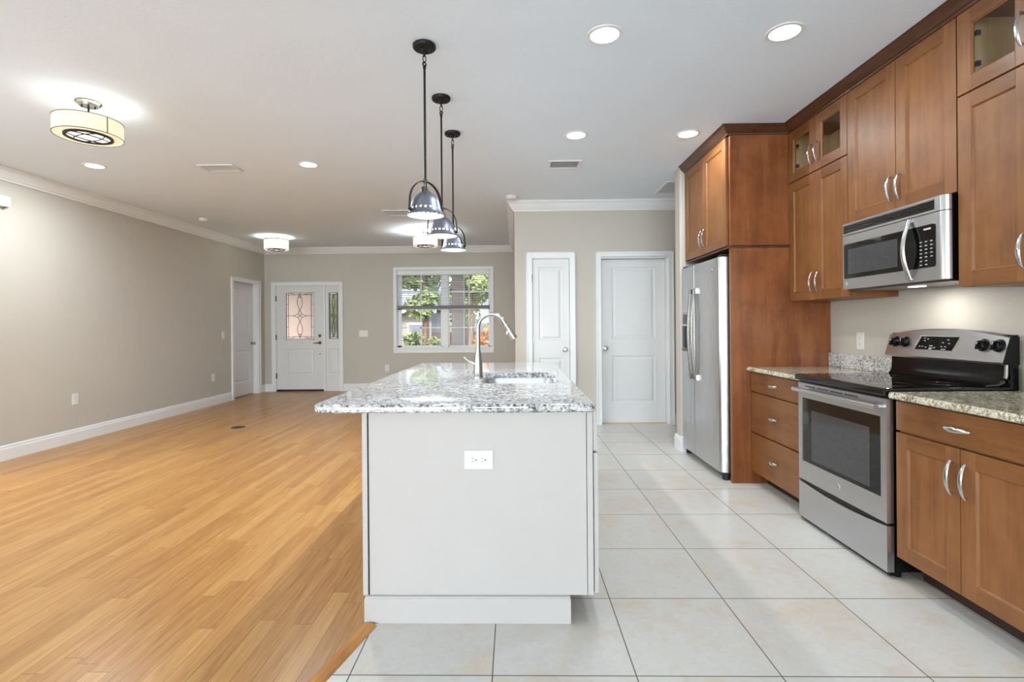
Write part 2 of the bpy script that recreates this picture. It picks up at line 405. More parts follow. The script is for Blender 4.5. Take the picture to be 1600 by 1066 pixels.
for i, (a, b) in enumerate(((-6.4, -0.8), (-0.4, 3.4))):  # invented, unseen windows in the left wall, added for the lamps there
    mb = MB()
    for y0, y1 in ((a, a + 0.06), (b - 0.06, b), ((a + b) / 2 - 0.04, (a + b) / 2 + 0.04)): mb.box(XL - 0.09, XL - 0.03, y0, y1, 0, 2.2)
    mb.box(XL - 0.09, XL - 0.03, a, b, 0, 0.08); mb.box(XL - 0.09, XL - 0.03, a, b, 2.12, 2.2)
    w = struct('window_%d' % (i + 4), mb, 'trim'); g = MB(); g.box(XL - 0.065, XL - 0.058, a + 0.05, b - 0.05, 0.07, 2.13); build('glass_pane', g, 'pane', w)

# mouldings
mb = MB(); mb.mould([(XH, YP), (XP, YP), (XP, YB), (XL, YB), (XL, YREAR)], [(0, 2.622), (0.014, 2.622), (0.018, 2.636), (0.032, 2.645), (0.052, 2.672), (0.07, 2.706), (0.084, 2.716), (0.09, 2.722), (0.09, CZ), (0, CZ)])
struct('trim_1', mb, 'trim', smooth=False)
BP = [(0, 0), (0.016, 0), (0.016, 0.105), (0.012, 0.118), (0.012, 0.132), (0.006, 0.142), (0, 0.142)]
mb = MB(); mb.mould([(XL, 8.55), (XL, 3.4)], BP); mb.mould([(XL, -0.4), (XL, -0.8)], BP); mb.mould([(XL, -6.4), (XL, YREAR)], BP); mb.mould([(-4.64, YB), (XL, YB), (XL, 9.535)], BP); struct('baseboard_left', mb, 'trim')
mb = MB(); mb.mould([(XP, YP + 0.02), (XP, YB), (-3.265, YB)], BP); struct('baseboard_back', mb, 'trim')
mb = MB(); mb.mould([(1.0, YP), (0.747, YP)], BP); mb.mould([(0.149, YP), (XP, YP), (XP, YP + 0.02)], BP); mb.mould([(XH, YP), (1.945, YP)], BP); struct('baseboard_pantry', mb, 'trim')
mb = MB(); mb.mould([(1.66, 4.955), (1.60, 4.955)][::-1] if False else [(1.645, 5.115), (1.60, 5.115), (1.60, 4.955), (1.645, 4.955)][::-1], BP); struct('baseboard_partition', mb, 'trim')

# wood transition strip between strip floor and tile
dx, dy = BX[1][0] - BX[0][0], BX[1][1] - BX[0][1]
ln = math.hypot(dx, dy); ux, uy = dx / ln, dy / ln; px, py = uy, -ux
def sp(s, w, z): return (BX[0][0] + ux * s + px * w, BX[0][1] + uy * s + py * w, z)
mb = MB(); rings = []
for s in (-0.0, ln - 0.02): rings.append([mb._v(sp(s, w, z)) for w, z in ((-0.03, 0.0), (-0.022, 0.007), (0.0, 0.011), (0.022, 0.007), (0.03, 0.0))])
for j in range(5): mb.face([rings[0][j], rings[0][(j + 1) % 5], rings[1][(j + 1) % 5], rings[1][j]])
mb.face(rings[0]); mb.face(rings[1][::-1])
M['strip'] = wood('orange oak strip', 'y', S(168, 108, 44), S(190, 130, 62), S(206, 150, 80), 0.35)
struct('trim_2', mb, 'strip')

# ------------------------------------------------------------------ interior doors
T_back = lambda Y: (lambda u, d, z: (u, Y - d, z))
T_left = lambda X: (lambda u, d, z: (X + d, u, z))
T_right = lambda X: (lambda u, d, z: (X - d, u, z))
def casing(mb, u0, u1, z1, w, d=0.018, z0=0.0):
    mb.box(u0, u0 + w, 0.0, d, z0, z1); mb.box(u1 - w, u1, 0.0, d, z0, z1); mb.box(u0 + w, u1 - w, 0.0, d, z1 - w, z1)
    mb.box(u0, u0 + w * 0.22, d, d + 0.008, z0, z1); mb.box(u1 - w * 0.22, u1, d, d + 0.008, z0, z1); mb.box(u0, u1, d, d + 0.008, z1 - w * 0.22, z1)
def raised_panel(mb, u0, u1, z0, z1, d):
    # sunk groove with raised field, built as nested frames
    steps = [(0, 0.0), (0.012, -0.009), (0.026, -0.009), (0.05, -0.001)]
    loops = []
    for ins, dd in steps: loops.append([mb._v((u, d + dd, z)) for u, z in ((u0 + ins, z0 + ins), (u1 - ins, z0 + ins), (u1 - ins, z1 - ins), (u0 + ins, z1 - ins))])
    for a, b in zip(loops, loops[1:]):
        for k in range(4): mb.face([a[k], a[(k + 1) % 4], b[(k + 1) % 4], b[k]])
    mb.face(loops[-1])
def slab(mb, u0, u1, z0, z1, d, panels, th=0.035, glass=None):
    # stiles and rails around rectangular openings of equal width; panels: list of (u0,u1,z0,z1) bottom to top
    holes = sorted(panels + ([glass] if glass else []), key=lambda p: p[2])
    cur = z0
    pu0, pu1 = holes[0][0], holes[0][1]
    mb.box(u0, min(h[0] for h in holes), d - th, d, z0, z1); mb.box(max(h[1] for h in holes), u1, d - th, d, z0, z1)
    for h in holes:
        mb.box(pu0, pu1, d - th, d, cur, h[2]); cur = h[3]
    mb.box(pu0, pu1, d - th, d, cur, z1)
    for p in panels:
        raised_panel(mb, p[0], p[1], p[2], p[3], d); mb.box(p[0], p[1], d - th, d - 0.012, p[2], p[3])
def knob(parent, T, u, z, d, name='door_knob', mat='nickel'):
    k = MB(); k.lathe([(0.031, 0.0), (0.031, 0.006), (0.012, 0.010), (0.011, 0.03), (0.02, 0.038), (0.027, 0.048), (0.028, 0.058), (0.022, 0.068), (0.0001, 0.071)], (0, 0, 0), 24, 'y')
    for v in k.bm.verts: v.co = Vector(T(u + v.co.x, d + v.co.y, z + v.co.z))
    return build(name, k, mat, parent, smooth=True)

def interior_door(n, T, loc, label, cas, cw, ztop, opening, rec, panels, kn, hinge=None, gap=0.004):
    root = thing('door_%d' % n, label, 'door', loc, kind='structure')
    c = MB(T); casing(c, cas[0], cas[1], ztop, cw)
    c.box(opening[0] , opening[0] + 0.012, -TH, 0.0, 0, opening[3]); c.box(opening[1] - 0.012, opening[1], -TH, 0.0, 0, opening[3]); c.box(opening[0], opening[1], -TH, 0.0, opening[3] - 0.012, opening[3])
    build('door_casing', c, 'trim', root, bevel=0.002)
    s = MB(T); slab(s, opening[0] + 0.012 + gap, opening[1] - 0.012 - gap, 0.012, opening[3] - 0.012 - gap, -rec, panels)
    build('door_slab', s, 'door', root)
    if hinge is not None:
        for hz in (1.80, 1.05, 0.25):
            h = MB(T); h.box(hinge - 0.009, hinge + 0.009, -rec, 0.006, hz - 0.045, hz + 0.045); h.tube([(hinge, 0.006, hz - 0.047), (hinge, 0.006, hz + 0.047)], 0.006)
            build('hinge', h, 'nickel', root)
    knob(root, T, kn[0], kn[1], -rec)
    l = MB(T); l.box(opening[0] + 0.012, opening[1] - 0.012, -TH - 0.02, -TH - 0.005, 0, opening[3]); build('door_stop', l, 'trim', root)
    return root
interior_door(1, T_left(XL), (XL, 9.04, 0), 'white two-panel door in the left wall by the front door', (8.557, 9.533), 0.073, 2.097, LD, 0.085,
              [(8.76, 9.33, 0.25, 0.82), (8.76, 9.33, 1.04, 1.92)], (9.395, 0.935))
interior_door(3, T_back(YP), (0.45, YP, 0), 'narrow white two-panel pantry door behind the sink faucet', (0.149, 0.747), 0.068, 2.117, D3, 0.006,
              [(0.300, 0.592, 0.25, 0.825), (0.300, 0.592, 1.038, 1.938)], (0.618, 0.926), hinge=0.224)
interior_door(4, T_back(YP), (1.47, YP, 0), 'wide white two-panel door left of the refrigerator', (1.00, 1.944), 0.062, 2.117, D4, 0.10,
              [(1.21, 1.745, 0.255, 0.84), (1.21, 1.745, 1.05, 1.94)], (1.125, 0.932))

d4 = bpy.data.objects['door_4']
mb = MB(T_back(YP)); mb.box(1.067, 1.873, -0.135, -0.085, 0.0, 0.011); build('threshold', mb, 'cabin', d4)
# front door with sidelight
T = T_back(YB)
root = thing('door_2', 'white front door with half-light of leaded glass and matching sidelight', 'door', (-3.95, YB, 0), kind='structure')
c = MB(T); casing(c, -4.640, -3.266, 2.09, 0.07)
for a, b in ((-4.575, -4.56), (-3.645, -3.612), (-3.317, -3.305)): c.box(a, b, -TH, 0.0, 0, 2.04)
c.box(-4.575, -3.305, -TH, 0, 2.025, 2.04); build('door_casing', c, 'trim', root, bevel=0.002)
s = MB(T); slab(s, -4.556, -3.649, 0.035, 2.022, -0.02, [(-4.375, -3.835, 0.31, 0.81)], 0.045, glass=(-4.375, -3.835, 0.995, 1.892))
fr = build('door_slab', s, 'door', root)
s = MB(T)
for a, b, z0, z1 in ((-4.392, -4.368, 0.98, 1.905), (-3.848, -3.822, 0.98, 1.905), (-4.392, -3.822, 0.98, 1.004), (-4.392, -3.822, 1.884, 1.905)): s.box(a, b, -0.02, -0.006, z0, z1)
build('glass_frame', s, 'door', root, bevel=0.003)
s = MB(T); slab(s, -3.610, -3.319, 0.0, 2.022, -0.02, [(-3.562, -3.367, 0.315, 0.812)], 0.045, glass=(-3.545, -3.372, 0.998, 1.888)); build('sidelight', s, 'door', root)
def leaf(cx, cz, hw, hh, n=12, sgn=1):
    return [(cx + sgn * hw * math.sin(PI * i / n), cz - hh + 2 * hh * i / n) for i in range(n + 1)]
def caming(root, u0, u1, z0, z1, d, scale):
    g = MB(T); g.box(u0, u1, d - 0.012, d - 0.006, z0, z1); build('leaded_pane', g, 'leaded', root)
    cm = MB(T); cu = (u0 + u1) / 2; cz = (z0 + z1) / 2; w = 0.0055
    def line(pts): cm.tube([(a, d, b) for a, b in pts], w * 0.8, 6, side=(0, 1, 0))
    W = u1 - u0; b = 0.042 * scale
    for a in (u0 + 0.004, u0 + b, u1 - b, u1 - 0.004): line([(a, z0), (a, z1)])
    for a in (z0 + 0.004, z0 + 0.042, z1 - 0.042, z1 - 0.004): line([(u0, a), (u1, a)])
    hw = 0.048 * (scale * 0.75 + 0.25); q = 0.105
    for sg in (-1, 1):
        line(leaf(cu, cz + q + 0.155, hw, 0.155, sgn=sg)); line(leaf(cu, cz - q - 0.155, hw, 0.155, sgn=sg))
        # small diamonds in the tips
        line([(cu, cz + q + 0.24), (cu + sg * hw * 0.62, cz + q + 0.275)]); line([(cu, cz - q - 0.24), (cu + sg * hw * 0.62, cz - q - 0.275)])
    hx = min(0.13 * scale, W / 2 - b * 0.6)
    for sx in (-1, 1):
        for sz in (-1, 1):
            line([(cu + sx * hx * (1 - t) ** 1.0 * (1 - 0.45 * math.sin(PI * t)), cz + sz * q * t * (1 - 0.45 * math.sin(PI * (1 - t)) * 0.6)) for t in [i / 8 for i in range(9)]])
    for sx in (-1, 1):
        line([(cu - sx * hx * 0.3, cz - q * 0.3), (cu + sx * hx * 0.3, cz + q * 0.3)])
    if scale > 0.9:
        line([(u0, cz), (cu - hx, cz)]); line([(cu + hx, cz), (u1, cz)])
        for z in (cz - 0.22, cz + 0.22): line([(u0, z), (u0 + b, z)]); line([(u1 - b, z), (u1, z)])
        for zz, sg in ((z1 - 0.042, 1), (z0 + 0.042, -1)):
            for sx in (-1, 1): line([(cu + sx * (0.09 + 0.17 * t), zz + sg * (0.042 * math.sin(PI / 2 * t))) for t in [i / 6 for i in range(7)]])
        line([(cu, z0), (cu, z0 + 0.05)]); line([(cu, z1 - 0.05), (cu, z1)])
    build('lead_caming', cm, 'bronze', root)
caming(root, -4.37, -3.845, 1.000, 1.888, -0.022, 1.0)
caming(root, -3.545, -3.372, 0.998, 1.888, -0.022, 0.42)
k = MB(T); k.lathe([(0.03, 0), (0.03, 0.012), (0.012, 0.02), (0.012, 0.04)], (0, 0, 0), 20, 'y')
for v in k.bm.verts: v.co = Vector((v.co.x, -v.co.y + 0, v.co.z)) if False else v.co
kb = MB(); kb.lathe([(0.03, 0), (0.03, 0.012), (0.012, 0.02), (0.012, 0.04)], (0, 0, 0), 20, 'y'); kb.tube([(0, 0.035, 0), (-0.06, 0.04, -0.002), (-0.115, 0.035, -0.006)], [0.011, 0.009, 0.007], 8)
for v in kb.bm.verts: v.co = Vector(T(-3.722 + v.co.x, -0.02 + v.co.y, 0.925 + v.co.z))
build('door_lever', kb, 'darkmetal', root, smooth=True); k.bm.free()
kb = MB(); kb.lathe([(0.031, 0), (0.029, 0.014), (0.014, 0.018), (0.012, 0.03)], (0, 0, 0), 20, 'y'); kb.box(-0.004, 0.004, 0.028, 0.042, -0.016, 0.016)
for v in kb.bm.verts: v.co = Vector(T(-3.722 + v.co.x, -0.02 + v.co.y, 1.059 + v.co.z))
build('deadbolt', kb, 'darkmetal', root, smooth=True)
kb = MB(T); kb.lathe([(0.012, 0), (0.012, 0.008)], (0, 0, 0), 14, 'y') if False else kb.cyl((-3.722, -0.02, 0.712), 0.012, 0, 0.01, 'y', 14)
build('door_latch', kb, 'darkmetal', root)
for hz in (1.776, 1.035, 0.294):
    h = MB(T); h.box(-4.568, -4.553, -0.02, 0.004, hz - 0.05, hz + 0.05); h.tube([(-4.563, 0.004, hz - 0.052), (-4.563, 0.004, hz + 0.052)], 0.006); build('hinge', h, 'darkmetal', root)
t = MB(T); t.box(-4.56, -3.645, -TH, 0.0, 0, 0.03); build('threshold', t, 'toe', root)

# ------------------------------------------------------------------ front window
root = thing('window_1', 'white twin double-hung window with muntins over the island', 'window', (-1.35, YB, 0.72), kind='structure')
c = MB(T); u0, u1 = -2.30, -0.392
c.box(u0, u0 + 0.058, 0, 0.02, 0.83, 2.355); c.box(u1 - 0.058, u1, 0, 0.02, 0.83, 2.355); c.box(u0 + 0.058, u1 - 0.058, 0, 0.02, 2.297, 2.355)
for a, b in ((WN[0], WN[0] + 0.012), (WN[1] - 0.012, WN[1])): c.box(a, b, -TH, 0, WN[2], WN[3])
c.box(WN[0], WN[1], -TH, 0, WN[3] - 0.012, WN[3])
build('window_casing', c, 'trim', root, bevel=0.003)
c = MB(T); c.box(u0 - 0.012, u1 + 0.012, -TH, 0.035, 0.800, 0.826); c.box(u0, u1, 0, 0.02, 0.718, 0.790); c.box(u0 - 0.006, u1 + 0.006, 0, 0.026, 0.775, 0.802)
build('window_sill', c, 'trim', root, bevel=0.003)
f = MB(T); f.box(-1.386, -1.262, -0.11, -0.045, 0.826, 2.283); build('mullion', f, 'trim', root, bevel=0.003)
for (a, b) in ((-2.233, -1.386), (-1.262, -0.464)):
    for (z0, z1, dd) in ((1.545, 2.283, -0.095), (0.826, 1.60, -0.065)):
        f = MB(T); w = 0.052 if z0 < 1 else 0.045
        f.box(a, a + 0.072, dd - 0.025, dd, z0, z1) if a < -2 else f.box(a, a + 0.02, dd - 0.025, dd, z0, z1)
        f.box(b - 0.03, b, dd - 0.025, dd, z0, z1) if b > -1 else f.box(b - 0.02, b, dd - 0.025, dd, z0, z1)
        f.box(a, b, dd - 0.025, dd, z0, z0 + (0.03 if z0 < 1 else 0.05)); f.box(a, b, dd - 0.025, dd, z1 - 0.06, z1)
        m = (a + b) / 2 + (0.02 if a < -2 else -0.005); zm = 1.197 if z0 < 1 else 1.885
        f.box(m - 0.011, m + 0.011, dd - 0.018, dd - 0.004, z0, z1); f.box(a, b, dd - 0.018, dd - 0.004, zm - 0.011, zm + 0.011)
        sa = build('window_sash', f, 'trim', root, bevel=0.001)
        g = MB(T); g.box(a + 0.018, b - 0.018, dd - 0.014, dd - 0.010, z0 + 0.02, z1 - 0.03); build('glass_pane', g, 'pane', sa)
bl = thing('window_blind', 'white horizontal slat blind half raised in the front window', 'blind', (-1.35, YB + 0.03, 2.2))
h = MB(T); h.box(-2.230, -0.466, -0.058, -0.003, 2.205, 2.283); build('headrail', h, 'trim', bl, bevel=0.004)
h = MB(T)
z = 2.19
while z > 1.64:
    p0, p1 = Vector((-2.222, -0.052, z)), Vector((-0.474, -0.006, z + 0.0035))
    v = [h._v(q) for q in ((p0.x, p0.y, p0.z), (p1.x, p0.y, p0.z), (p1.x, p1.y, p1.z), (p0.x, p1.y, p1.z), (p0.x, p0.y, p0.z + 0.0025), (p1.x, p0.y, p0.z + 0.0025), (p1.x, p1.y, p1.z + 0.0025), (p0.x, p1.y, p1.z + 0.0025))]
    for q in ((0, 1, 2, 3), (4, 5, 6, 7), (0, 1, 5, 4), (1, 2, 6, 5), (2, 3, 7, 6), (3, 0, 4, 7)): h.face([v[i] for i in q])
    z -= 0.042
build('slats', h, 'trim', bl)
h = MB(T); h.box(-2.226, -0.470, -0.056, -0.002, 1.556, 1.618); build('bottom_rail', h, 'grout', bl, bevel=0.003)
for u in (-2.0, -1.35, -0.7):
    h = MB(T); h.tube([(u, -0.028, 1.6), (u, -0.028, 2.22)], 0.0015, 6); build('lift_cord', h, 'trim', bl)

# ------------------------------------------------------------------ wall plates
def plate(name, T, u, z, w, h, kind, label, cat, group=None, horiz=False):
    root = thing(name, label, cat, T(u, 0, z), group)
    p = MB(T); p.box(u - w / 2, u + w / 2, 0.0005, 0.006, z - h / 2, z + h / 2); build('cover_plate', p, 'plastic', root, bevel=0.002)
    if kind == 'outlet':
        for s in (-1, 1):
            r = MB(T); cu, cz = (u + s * 0.0195, z) if horiz else (u, z + s * 0.0195)
            r.box(cu - 0.0165, cu + 0.0165, 0.006, 0.008, cz - 0.0165, cz + 0.0165)
            rr = build('receptacle', r, 'plastic', root, bevel=0.001)
            q = MB(T)
            if horiz:
                q.box(cu - 0.009, cu - 0.002, 0.008, 0.0085, cz + 0.005, cz + 0.0075); q.box(cu - 0.009, cu - 0.002, 0.008, 0.0085, cz - 0.0075, cz - 0.005); q.cyl((cu + 0.008, 0, cz), 0.0032, 0.008, 0.0085, 'y', 10)
            else:
                q.box(cu - 0.0075, cu - 0.005, 0.008, 0.0085, cz - 0.001, cz + 0.007); q.box(cu + 0.005, cu + 0.0075, 0.008, 0.0085, cz - 0.001, cz + 0.007); q.cyl((cu, 0, cz - 0.008), 0.003, 0.008, 0.0085, 'y', 10)
            build('slot', q, 'slot', rr)
    else:
        for i in range(kind):
            cu = u + (i - (kind - 1) / 2) * 0.046
            r = MB(T); r.box(cu - 0.0165, cu + 0.0165, 0.006, 0.0095, z - 0.033, z + 0.033); build('rocker', r, 'plastic', root, bevel=0.0015)
    return root
plate('electrical_outlet', T_left(XL), 5.48, 0.462, 0.075, 0.12, 'outlet', 'white outlet low on the left wall, nearer the camera', 'outlet')
plate('electrical_outlet', T_left(XL), 8.034, 0.44, 0.075, 0.12, 'outlet', 'white outlet low on the left wall, beside the side door', 'outlet')
plate('light_switch', T_left(XL), 8.318, 1.104, 0.075, 0.12, 1, 'single white light switch beside the door in the left wall', 'switch')
plate('light_switch', T, -2.878, 1.097, 0.168, 0.122, 3, 'wide white switch plate between front door and window', 'switch')
plate('electrical_outlet', T, -2.432, 0.435, 0.075, 0.122, 'outlet', 'white outlet low on the far wall left of the window', 'outlet')
plate('electrical_outlet', T_right(XR), 3.62, 1.098, 0.075, 0.12, 'outlet', 'white outlet on the kitchen wall above the granite backsplash', 'outlet')
plate('electrical_outlet', T_back(2.12), -0.152, 0.67, 0.118, 0.076, 'outlet', 'white horizontal outlet on the end panel of the island', 'outlet', horiz=True)
root = thing('doorbell_chime', 'white box high on the left wall at the photo edge', 'chime', (XL, 4.6, 2.37))
b = MB(T_left(XL)); b.box(4.46, 4.735, 0, 0.055, 2.372, 2.468); build('chime_cover', b, 'plastic', root, bevel=0.006)
b = MB(T_left(XL)); b.box(4.70, 4.72, 0.012, 0.04, 2.362, 2.372); build('chime_foot', b, 'grout', root)

# ------------------------------------------------------------------ ceiling fittings
RL = [(0.484, 2.682, 'front left recessed light of the kitchen, nearer the pendants'), (1.417, 2.687, 'front right recessed light over the range aisle'),
      (0.503, 4.091, 'rear left recessed light of the kitchen, before the vent'), (1.393, 4.098, 'rear right recessed light beside the refrigerator cabinet crown'),
      (-1.904, 4.734, 'recessed light in the living area, midway between drum light and pendants'), (-3.884, 4.688, 'recessed light below the near drum light, by the left wall')]
rl0 = None
for x, y, lab in RL:
    if rl0 is None:
        rl0 = thing('recessed_light', lab, 'ceiling light', (x, y, CZ), 'recessed ceiling lights')
        m = MB(); m.lathe([(0.072, CZ + 0.0), (0.074, CZ - 0.006), (0.090, CZ - 0.006), (0.094, CZ - 0.002), (0.094, CZ)], (x, y, 0), 40, closed=True); build('trim_ring', m, 'plastic', rl0, smooth=True)
        m = MB(); m.cyl((x, y, CZ), 0.0725, -0.004, -0.0005, 'z', 40); build('light_lens', m, 'lens', rl0)
        l = bpy.data.lights.new('downlight', 'AREA'); l.shape = 'DISK'; l.size = 0.14; l.energy = 8.5; l.color = (0.86, 0.95, 1.0)
        lo = bpy.data.objects.new('downlight', l); COL.objects.link(lo); lo.parent = rl0; lo.location = (0, 0, -0.012)
    else:
        d = dup(rl0, (x, y, CZ), lab)
        if x < 0:
            for ch in d.children:
                if ch.type == 'LIGHT': ch.data = ch.data.copy(); ch.data.energy = 29

def vent(x0, x1, y0, y1, label, n=7, lm='plastic', name='ceiling_vent'):
    root = thing(name, label, 'vent', ((x0 + x1) / 2, (y0 + y1) / 2, CZ)); z1, z0 = CZ - 0.0005, CZ - 0.012; w = 0.028
    m = MB(); m.box(x0, x1, y0, y0 + w, z0, z1); m.box(x0, x1, y1 - w, y1, z0, z1); m.box(x0, x0 + w, y0 + w, y1 - w, z0, z1); m.box(x1 - w, x1, y0 + w, y1 - w, z0, z1); build('vent_frame', m, 'plastic', root, bevel=0.003)
    m = MB(); m.box(x0 + w, x1 - w, y0 + w, y1 - w, CZ - 0.003, z1); build('vent_backing', m, 'grout', root)
    m = MB()
    for i in range(n):
        t = (i + 0.5) / n
        yy = y0 + w + (y1 - y0 - 2 * w) * t; m.box(x0 + w, x1 - w, yy - 0.003, yy + 0.003, CZ - 0.0075, CZ - 0.0035)
    build('louvers', m, lm, root)
vent(-2.935, -2.60, 4.69, 4.90, 'white ceiling vent right of the near drum light')
vent(0.325, 0.635, 4.70, 4.935, 'white ceiling vent before the pantry wall', n=9, lm='ventgrey')
vent(1.62, 2.30, 5.44, 5.94, 'large white return grille on the hall ceiling beside the refrigerator cabinet', n=16)
vent(-1.72, -1.30, 6.62, 6.96, 'white ceiling vent behind the pendant shades')
def smoke(x, y, lab):
    root = thing('smoke_detector', lab, 'smoke detector', (x, y, CZ))
    m = MB(); m.lathe([(0.068, CZ), (0.068, CZ - 0.012), (0.06, CZ - 0.014)], (x, y, 0), 32); build('base', m, 'plastic', root, smooth=True)
    m = MB(); m.lathe([(0.06, CZ - 0.014), (0.058, CZ - 0.03), (0.045, CZ - 0.038), (0.0001, CZ - 0.04)], (x, y, 0), 32); build('cover', m, 'plastic', root, smooth=True)
smoke(-4.30, 7.03, 'white smoke detector on the ceiling near the left wall'); smoke(-0.02, 6.0, 'white smoke detector at the corner of the pantry wall crown')

def drum(x, y, zt, zb, R, label, flush, rot=0.0):
    root = thing('drum_ceiling_light', label, 'ceiling light', (x, y, CZ), 'drum ceiling lights')
    m = MB(); m.lathe([(0.072, CZ - 0.0005), (0.076, CZ - 0.008), (0.066, CZ - 0.016), (0.056, CZ - 0.018), (0.054, CZ - 0.028), (0.0001, CZ - 0.03)], (x, y, 0), 36); build('canopy', m, 'nickel', root, smooth=True)
    m = MB(); m.tube([(x, y, CZ - 0.03), (x, y, zb + 0.03)], 0.006, 10)
    for a in (0.6, 0.6 + PI): m.tube([(x + 0.035 * math.cos(a), y + 0.035 * math.sin(a), CZ - 0.025), (x + 0.035 * math.cos(a), y + 0.035 * math.sin(a), CZ - 0.04)], 0.005, 8)
    for a in (0, PI / 3 * 2, PI / 3 * 4): m.tube([(x, y, zt - 0.012), (x + (R - 0.004) * math.cos(a), y + (R - 0.004) * math.sin(a), zt - 0.012)], 0.003, 6)
    build('stem', m, 'bronze', root, smooth=True)
    m = MB(); m.lathe([(R, zb), (R, zt), (R - 0.004, zt), (R - 0.004, zb)], (x, y, 0), 64, closed=True); sh = build('lamp_shade', m, 'drumlit' if y > 5 else 'drum', root, smooth=True)
    m = MB()
    for z in (zb, zt): m.tube([(x + (R + 0.0005) * math.cos(a), y + (R + 0.0005) * math.sin(a), z) for a in [2 * PI * i / 64 for i in range(64)]], 0.0025, 6, closed=True)
    m.tube([(x + (R + 0.001) * math.cos(rot), y + (R + 0.001) * math.sin(rot), zb), (x + (R + 0.001) * math.cos(rot), y + (R + 0.001) * math.sin(rot), zt)], 0.003, 6)
    if flush: m.lathe([(R + 0.003, zt - 0.018), (R + 0.003, zt - 0.006), (R, zt - 0.006), (R, zt - 0.018)], (x, y, 0), 64, closed=True)
    build('shade_edging', m, 'bronzebrown', sh, smooth=True)
    r1 = R * 0.71
    m = MB(); m.lathe([(R - 0.004, zb + 0.004), (r1 - 0.01, zb + 0.004), (r1 - 0.01, zb + 0.007), (R - 0.004, zb + 0.007)], (x, y, 0), 64, closed=True); build('diffuser_ring', m, 'drum', root)
    m = MB(); m.cyl((x, y, zb), r1 - 0.008, 0.001, 0.005, 'z', 48); build('glass_diffuser', m, 'drumglass', root)
    m = MB(); m.lathe([(r1, zb + 0.004), (r1, zb - 0.007), (r1 - 0.018, zb - 0.007), (r1 - 0.02, zb - 0.002), (r1 - 0.02, zb + 0.004)], (x, y, 0), 48, closed=True)
    for k in range(4):   # crossing curved bars
        a0 = rot + k * PI / 2 + 0.22; a1 = rot + k * PI / 2 + PI - 0.22
        p0 = Vector((math.cos(a0), math.sin(a0))) * (r1 - 0.012); p1 = Vector((math.cos(a1), math.sin(a1))) * (r1 - 0.012); c = ((p0 + p1) / 2).normalized() * r1 * 0.62
        pts = []
        for i in range(13):
            t = i / 12; q = p0 * (1 - t) ** 2 + c * 2 * t * (1 - t) + p1 * t * t; pts.append((x + q.x, y + q.y, zb - 0.005))
        m.tube(pts, 0.0038, 6)
    build('bronze_grille', m, 'bronze', root, smooth=True)
    l = bpy.data.lights.new('drum_bulb', 'POINT'); l.energy = 1.5 if y < 5 else 45; l.shadow_soft_size = 0.04; l.color = (0.82, 0.93, 1.0)
    lo = bpy.data.objects.new('drum_bulb', l); COL.objects.link(lo); lo.parent = root; lo.location = (0.07, 0.05, (zt + zb) / 2 + 0.02 - CZ)
drum(-2.835, 3.375, 2.612, 2.508, 0.19, 'cream drum ceiling light hanging nearest the camera, at left', False, -0.35)
drum(-3.97, 8.5, 2.70, 2.525, 0.19, 'small lit drum light close to the ceiling by the front door corner', True, -1.9)
drum(-1.40, 8.1, 2.625, 2.495, 0.19, 'lit drum ceiling light in front of the window, behind the pendants', False, -2.4)

